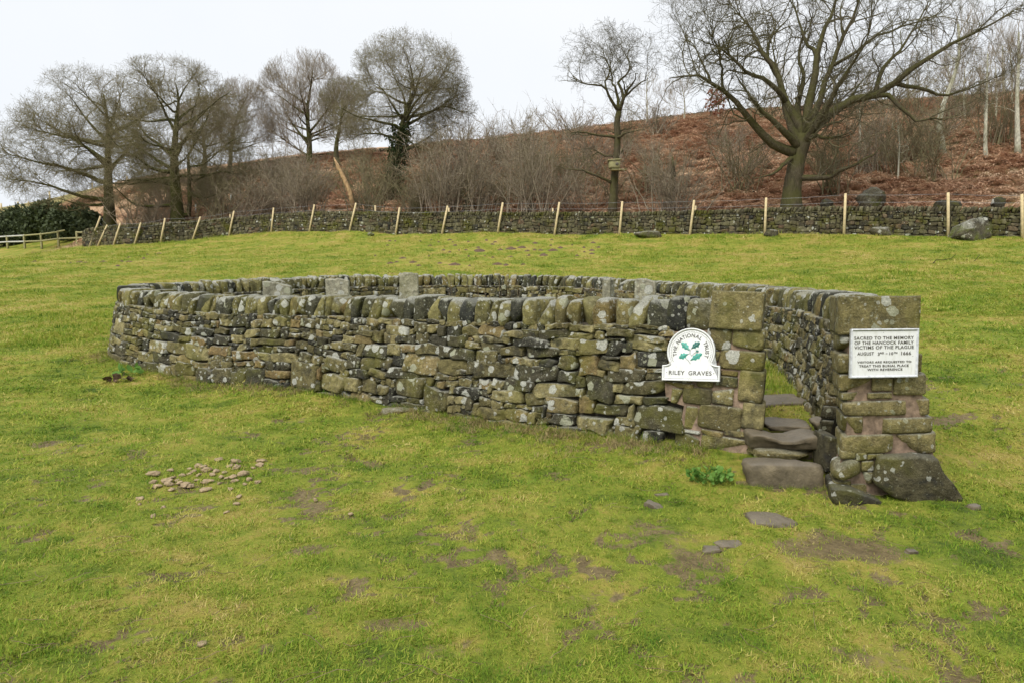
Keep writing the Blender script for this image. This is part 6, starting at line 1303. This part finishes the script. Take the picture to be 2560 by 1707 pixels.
# long grass inside the enclosure, at wall feet and by the steps
cl_ = bpy.data.collections.new('long_tufts')
for i in range(5): tuft(cl_, 'long_tuft_%d' % i, 230 + i, 34, .07, .08, .2, .005, .75, M_GRASSG, 4)
a = rg.uniform(size=(9000, 2)); P = np.column_stack([-6.5 + a[:, 0] * 10.5, 6. + a[:, 1] * 10.5]); P = P[in_poly(P, ew_pts)]; de = dist_to(P, ew_pts); path = path_mask(P); P = P[(de > .36) & ~path & ~steps_mask(P)]
wl = rg.uniform(0, 11.6, 900); off = rg.normal(.43, .045, 900); q_ = EW.face(wl, np.zeros(900), off - .36, 1)[:, :2]; P = np.concatenate([P, q_[rg.uniform(size=900) < .55]]); nq = len(P)
ft = np.concatenate([np.column_stack([rg.uniform(1.72, 2.42, 90), rg.normal(5.03, .03, 90)]), np.column_stack([rg.uniform(2.4, 3.2, 70), rg.normal(4.93, .04, 70)]), np.column_stack([rg.uniform(1.75, 2.2, 45), rg.normal(5.43, .02, 45)])]); P = np.concatenate([P, ft])
z = G(P[:, 0], P[:, 1]); s1 = rg.uniform(.5, 1.1, len(P)); s1[len(P) - len(ft):] *= .45; z[-45:] = .12
ins = in_poly(P, ew_pts); s1 = np.where(ins, s1 * 1.1, s1 * .62)
tk = wedge_points(420, 2.6, 12.); tk = tk[(dist_to(tk, ew_pts) > .6) & (mud(tk[:, 0], tk[:, 1]) < .3)]; P = np.concatenate([P, tk]); z = np.concatenate([z, G(tk[:, 0], tk[:, 1])]); s1 = np.concatenate([s1, rg.uniform(.22, .42, len(tk))])
scatter('long_grass', np.column_stack([P, z]), np.column_stack([rg.normal(0, .15, (len(P), 2)), rg.uniform(0, 6.28, len(P))]), np.column_stack([s1, s1, s1]), rg.integers(0, 5, len(P)), cl_, 'long tussocky grass inside the enclosure and along the wall foot', 'grass')
# dry stalks standing behind the front coping
sb = Bag()
for i in range(42):
    u = rg.uniform(1090, 1480) if i < 34 else rg.uniform(1480, 1640); y = rg.uniform(8.6, 10.5); p = unproj(u, 700, y); zt = unproj(u, rg.uniform(655, 735), y)[2]; g = g1(p[0], y); ln = rg.normal(0, .07)
    Pq = np.array([[p[0] - ln, y, g], [p[0] - ln * .4, y, (g + zt) / 2], [p[0] + ln * .6, y, zt]]); V, Q, T = tube(Pq, [.004, .0032, .0015], 3, False); sb.put(V, Q)
    for k in range(3): b0 = Pq[1] * (1 - k * .3) + Pq[2] * k * .3; V, Q = prisms(b0[None], (b0 + np.array([rg.normal(0, .05), rg.normal(0, .05), .1]))[None], .002, .001); sb.put(V, Q)
o = add('dry_stalks', sb.mesh('dry_stalks', True, False), M_DRY); tag(o, 'thin dry weed stalks rising behind the front coping', 'weeds', kind='stuff')
sb = Bag()
for i in range(26):
    q0 = rg.uniform(11.0, 12.0); b0 = EW.face(np.array([q0]), np.array([0.]), rg.uniform(.05, .3), 1)[0]; b0[2] = g1(b0[0], b0[1]); an = rg.uniform(0, 6.28); d = np.array([math.cos(an) * .22, math.sin(an) * .22, rg.uniform(.15, .42)]); V, Q, T = tube(np.array([b0, b0 + d * np.array([.4, .4, .7]), b0 + d]), [.004, .003, .0015], 3, False); sb.put(V, Q)
o = add('straw_stems', sb.mesh('straw_stems', True, False), M_DRY); tag(o, 'bleached straw stems at the left corner of the enclosure', 'weeds', kind='stuff')
# bleached blades and twigs lying on the turf
sb = Bag(); tk = wedge_points(240, 2.5, 9.); tk = tk[dist_to(tk, ew_pts) > .5]
for x_, y_ in tk:
    an = rg.uniform(0, 6.28); L_ = rg.uniform(.05, .22); f = np.linspace(-.5, .5, 5); cv = rg.normal(0, .12); px_ = x_ + np.cos(an + cv * f * 4) * L_ * f; py_ = y_ + np.sin(an + cv * f * 4) * L_ * f; V, Q, T = tube(np.stack([px_, py_, G(px_, py_) + .022 + .012 * rg.uniform(size=5)], 1), .0016, 3, False); sb.put(V, Q)
o = add('fallen_straw', sb.mesh('fallen_straw', True, False), M_DRY); tag(o, 'scattered bleached straws and twigs lying on the turf', 'litter', kind='stuff')
# dead bracken on the bank
cb_ = bpy.data.collections.new('bracken_clumps')
for i in range(6):
    r = np.random.default_rng(600 + i); b = Bag()
    for k in range(9):
        a = r.uniform(0, 6.28); L = r.uniform(.5, 1.05); out_ = r.uniform(.5, 1.); f = np.linspace(0, 1, 6); C = np.stack([math.cos(a) * out_ * L * f, math.sin(a) * out_ * L * f, L * (.95 * f - .8 * f * f) * r.uniform(.5, 1.1)], 1) + r.normal(0, .02, (6, 3)); V, Q = prisms(C[:-1], C[1:], .009, .006); b.put(V, Q); side = np.array([-math.sin(a), math.cos(a), 0])
        for j in range(1, 6):
            for s in (-1, 1):
                l = .30 * (1.1 - f[j]) + .06; t0 = C[j]; tip = t0 + side * s * l + np.array([math.cos(a) * .1, math.sin(a) * .1, r.uniform(-.16, .04)]); w = np.array([math.cos(a), math.sin(a), 0]) * .035; b.put(np.array([t0 - w, t0 + w, tip]), None, [[0, 1, 2]])
    proto_obj(cb_, 'bracken_%d' % i, np.concatenate(b.V), np.concatenate(b.Q), np.concatenate(b.T), M_BRACKEN)
n = 36000; y = 27 + 45 * rg.uniform(size=n) ** .8; x = rg.uniform(-48, 62, n); P = np.stack([x, y], 1); wy = wall_y(x); dens = fbm(x * .25, y * .25, 71) * .6 + fbm(x * 1.1, y * 1.1, 73) * .4
keep = (y > wy + .9 + 14 * (x < -30.5)) & (np.abs(x) < .84 * y + 3) & (dens + .12 * smooth(-18, 0, x) > .44) & (rg.uniform(size=n) < .3 + .7 * bank(x, y)) & (bank(x, y) > .3); P = P[keep]; z = G(P[:, 0], P[:, 1]); s1 = rg.uniform(.55, 1.15, len(P))
scatter('bracken', np.column_stack([P, z]), np.column_stack([np.full(len(P), .18), rg.normal(0, .12, len(P)), rg.uniform(0, 6.28, len(P))]), np.column_stack([s1, s1, s1]), rg.integers(0, 6, len(P)), cb_, 'dead red-brown bracken covering the bank behind the field wall', 'bracken')
cs_ = bpy.data.collections.new('straw_tufts')
for i in range(4): tuft(cs_, 'straw_tuft_%d' % i, 330 + i, 26, .2, .15, .4, .022, .7, M_STRAWG, 3)
n = 9000; y = 27 + 43 * rg.uniform(size=n); x = rg.uniform(-46, 60, n); P = np.stack([x, y], 1); keep = (y > wall_y(x) + .8 + 15 * (x < -34)) & (np.abs(x) < .84 * y + 3); P = P[keep]; z = G(P[:, 0], P[:, 1]); s1 = rg.uniform(.6, 1.3, len(P))
scatter('bank_grass', np.column_stack([P, z]), np.column_stack([rg.normal(0, .1, (len(P), 2)), rg.uniform(0, 6.28, len(P))]), np.column_stack([s1, s1, s1]), rg.integers(0, 4, len(P)), cs_, 'bleached straw grass tufts among the bracken', 'grass')

# straw-coloured moss and grass along the foot of the enclosure wall
wl = rg.uniform(0, 11.8, 1100); off = np.abs(rg.normal(0, .22, 1100)) + .03; q_ = EW.face(wl, np.zeros(1100), off, 1)[:, :2]; keep = (fbm(q_[:, 0] * 1.6, q_[:, 1] * 1.6, 91) > .44) & ~steps_mask(q_); q_ = q_[keep]; s1 = rg.uniform(.1, .24, len(q_))
scatter('wall_foot_grass', np.column_stack([q_, G(q_[:, 0], q_[:, 1]) - .005]), np.column_stack([rg.normal(0, .2, (len(q_), 2)), rg.uniform(0, 6.28, len(q_))]), np.column_stack([s1 * 1.5, s1 * 1.5, s1]), rg.integers(0, 4, len(q_)), cs_, 'withered straw coloured grass along the foot of the front wall', 'grass')
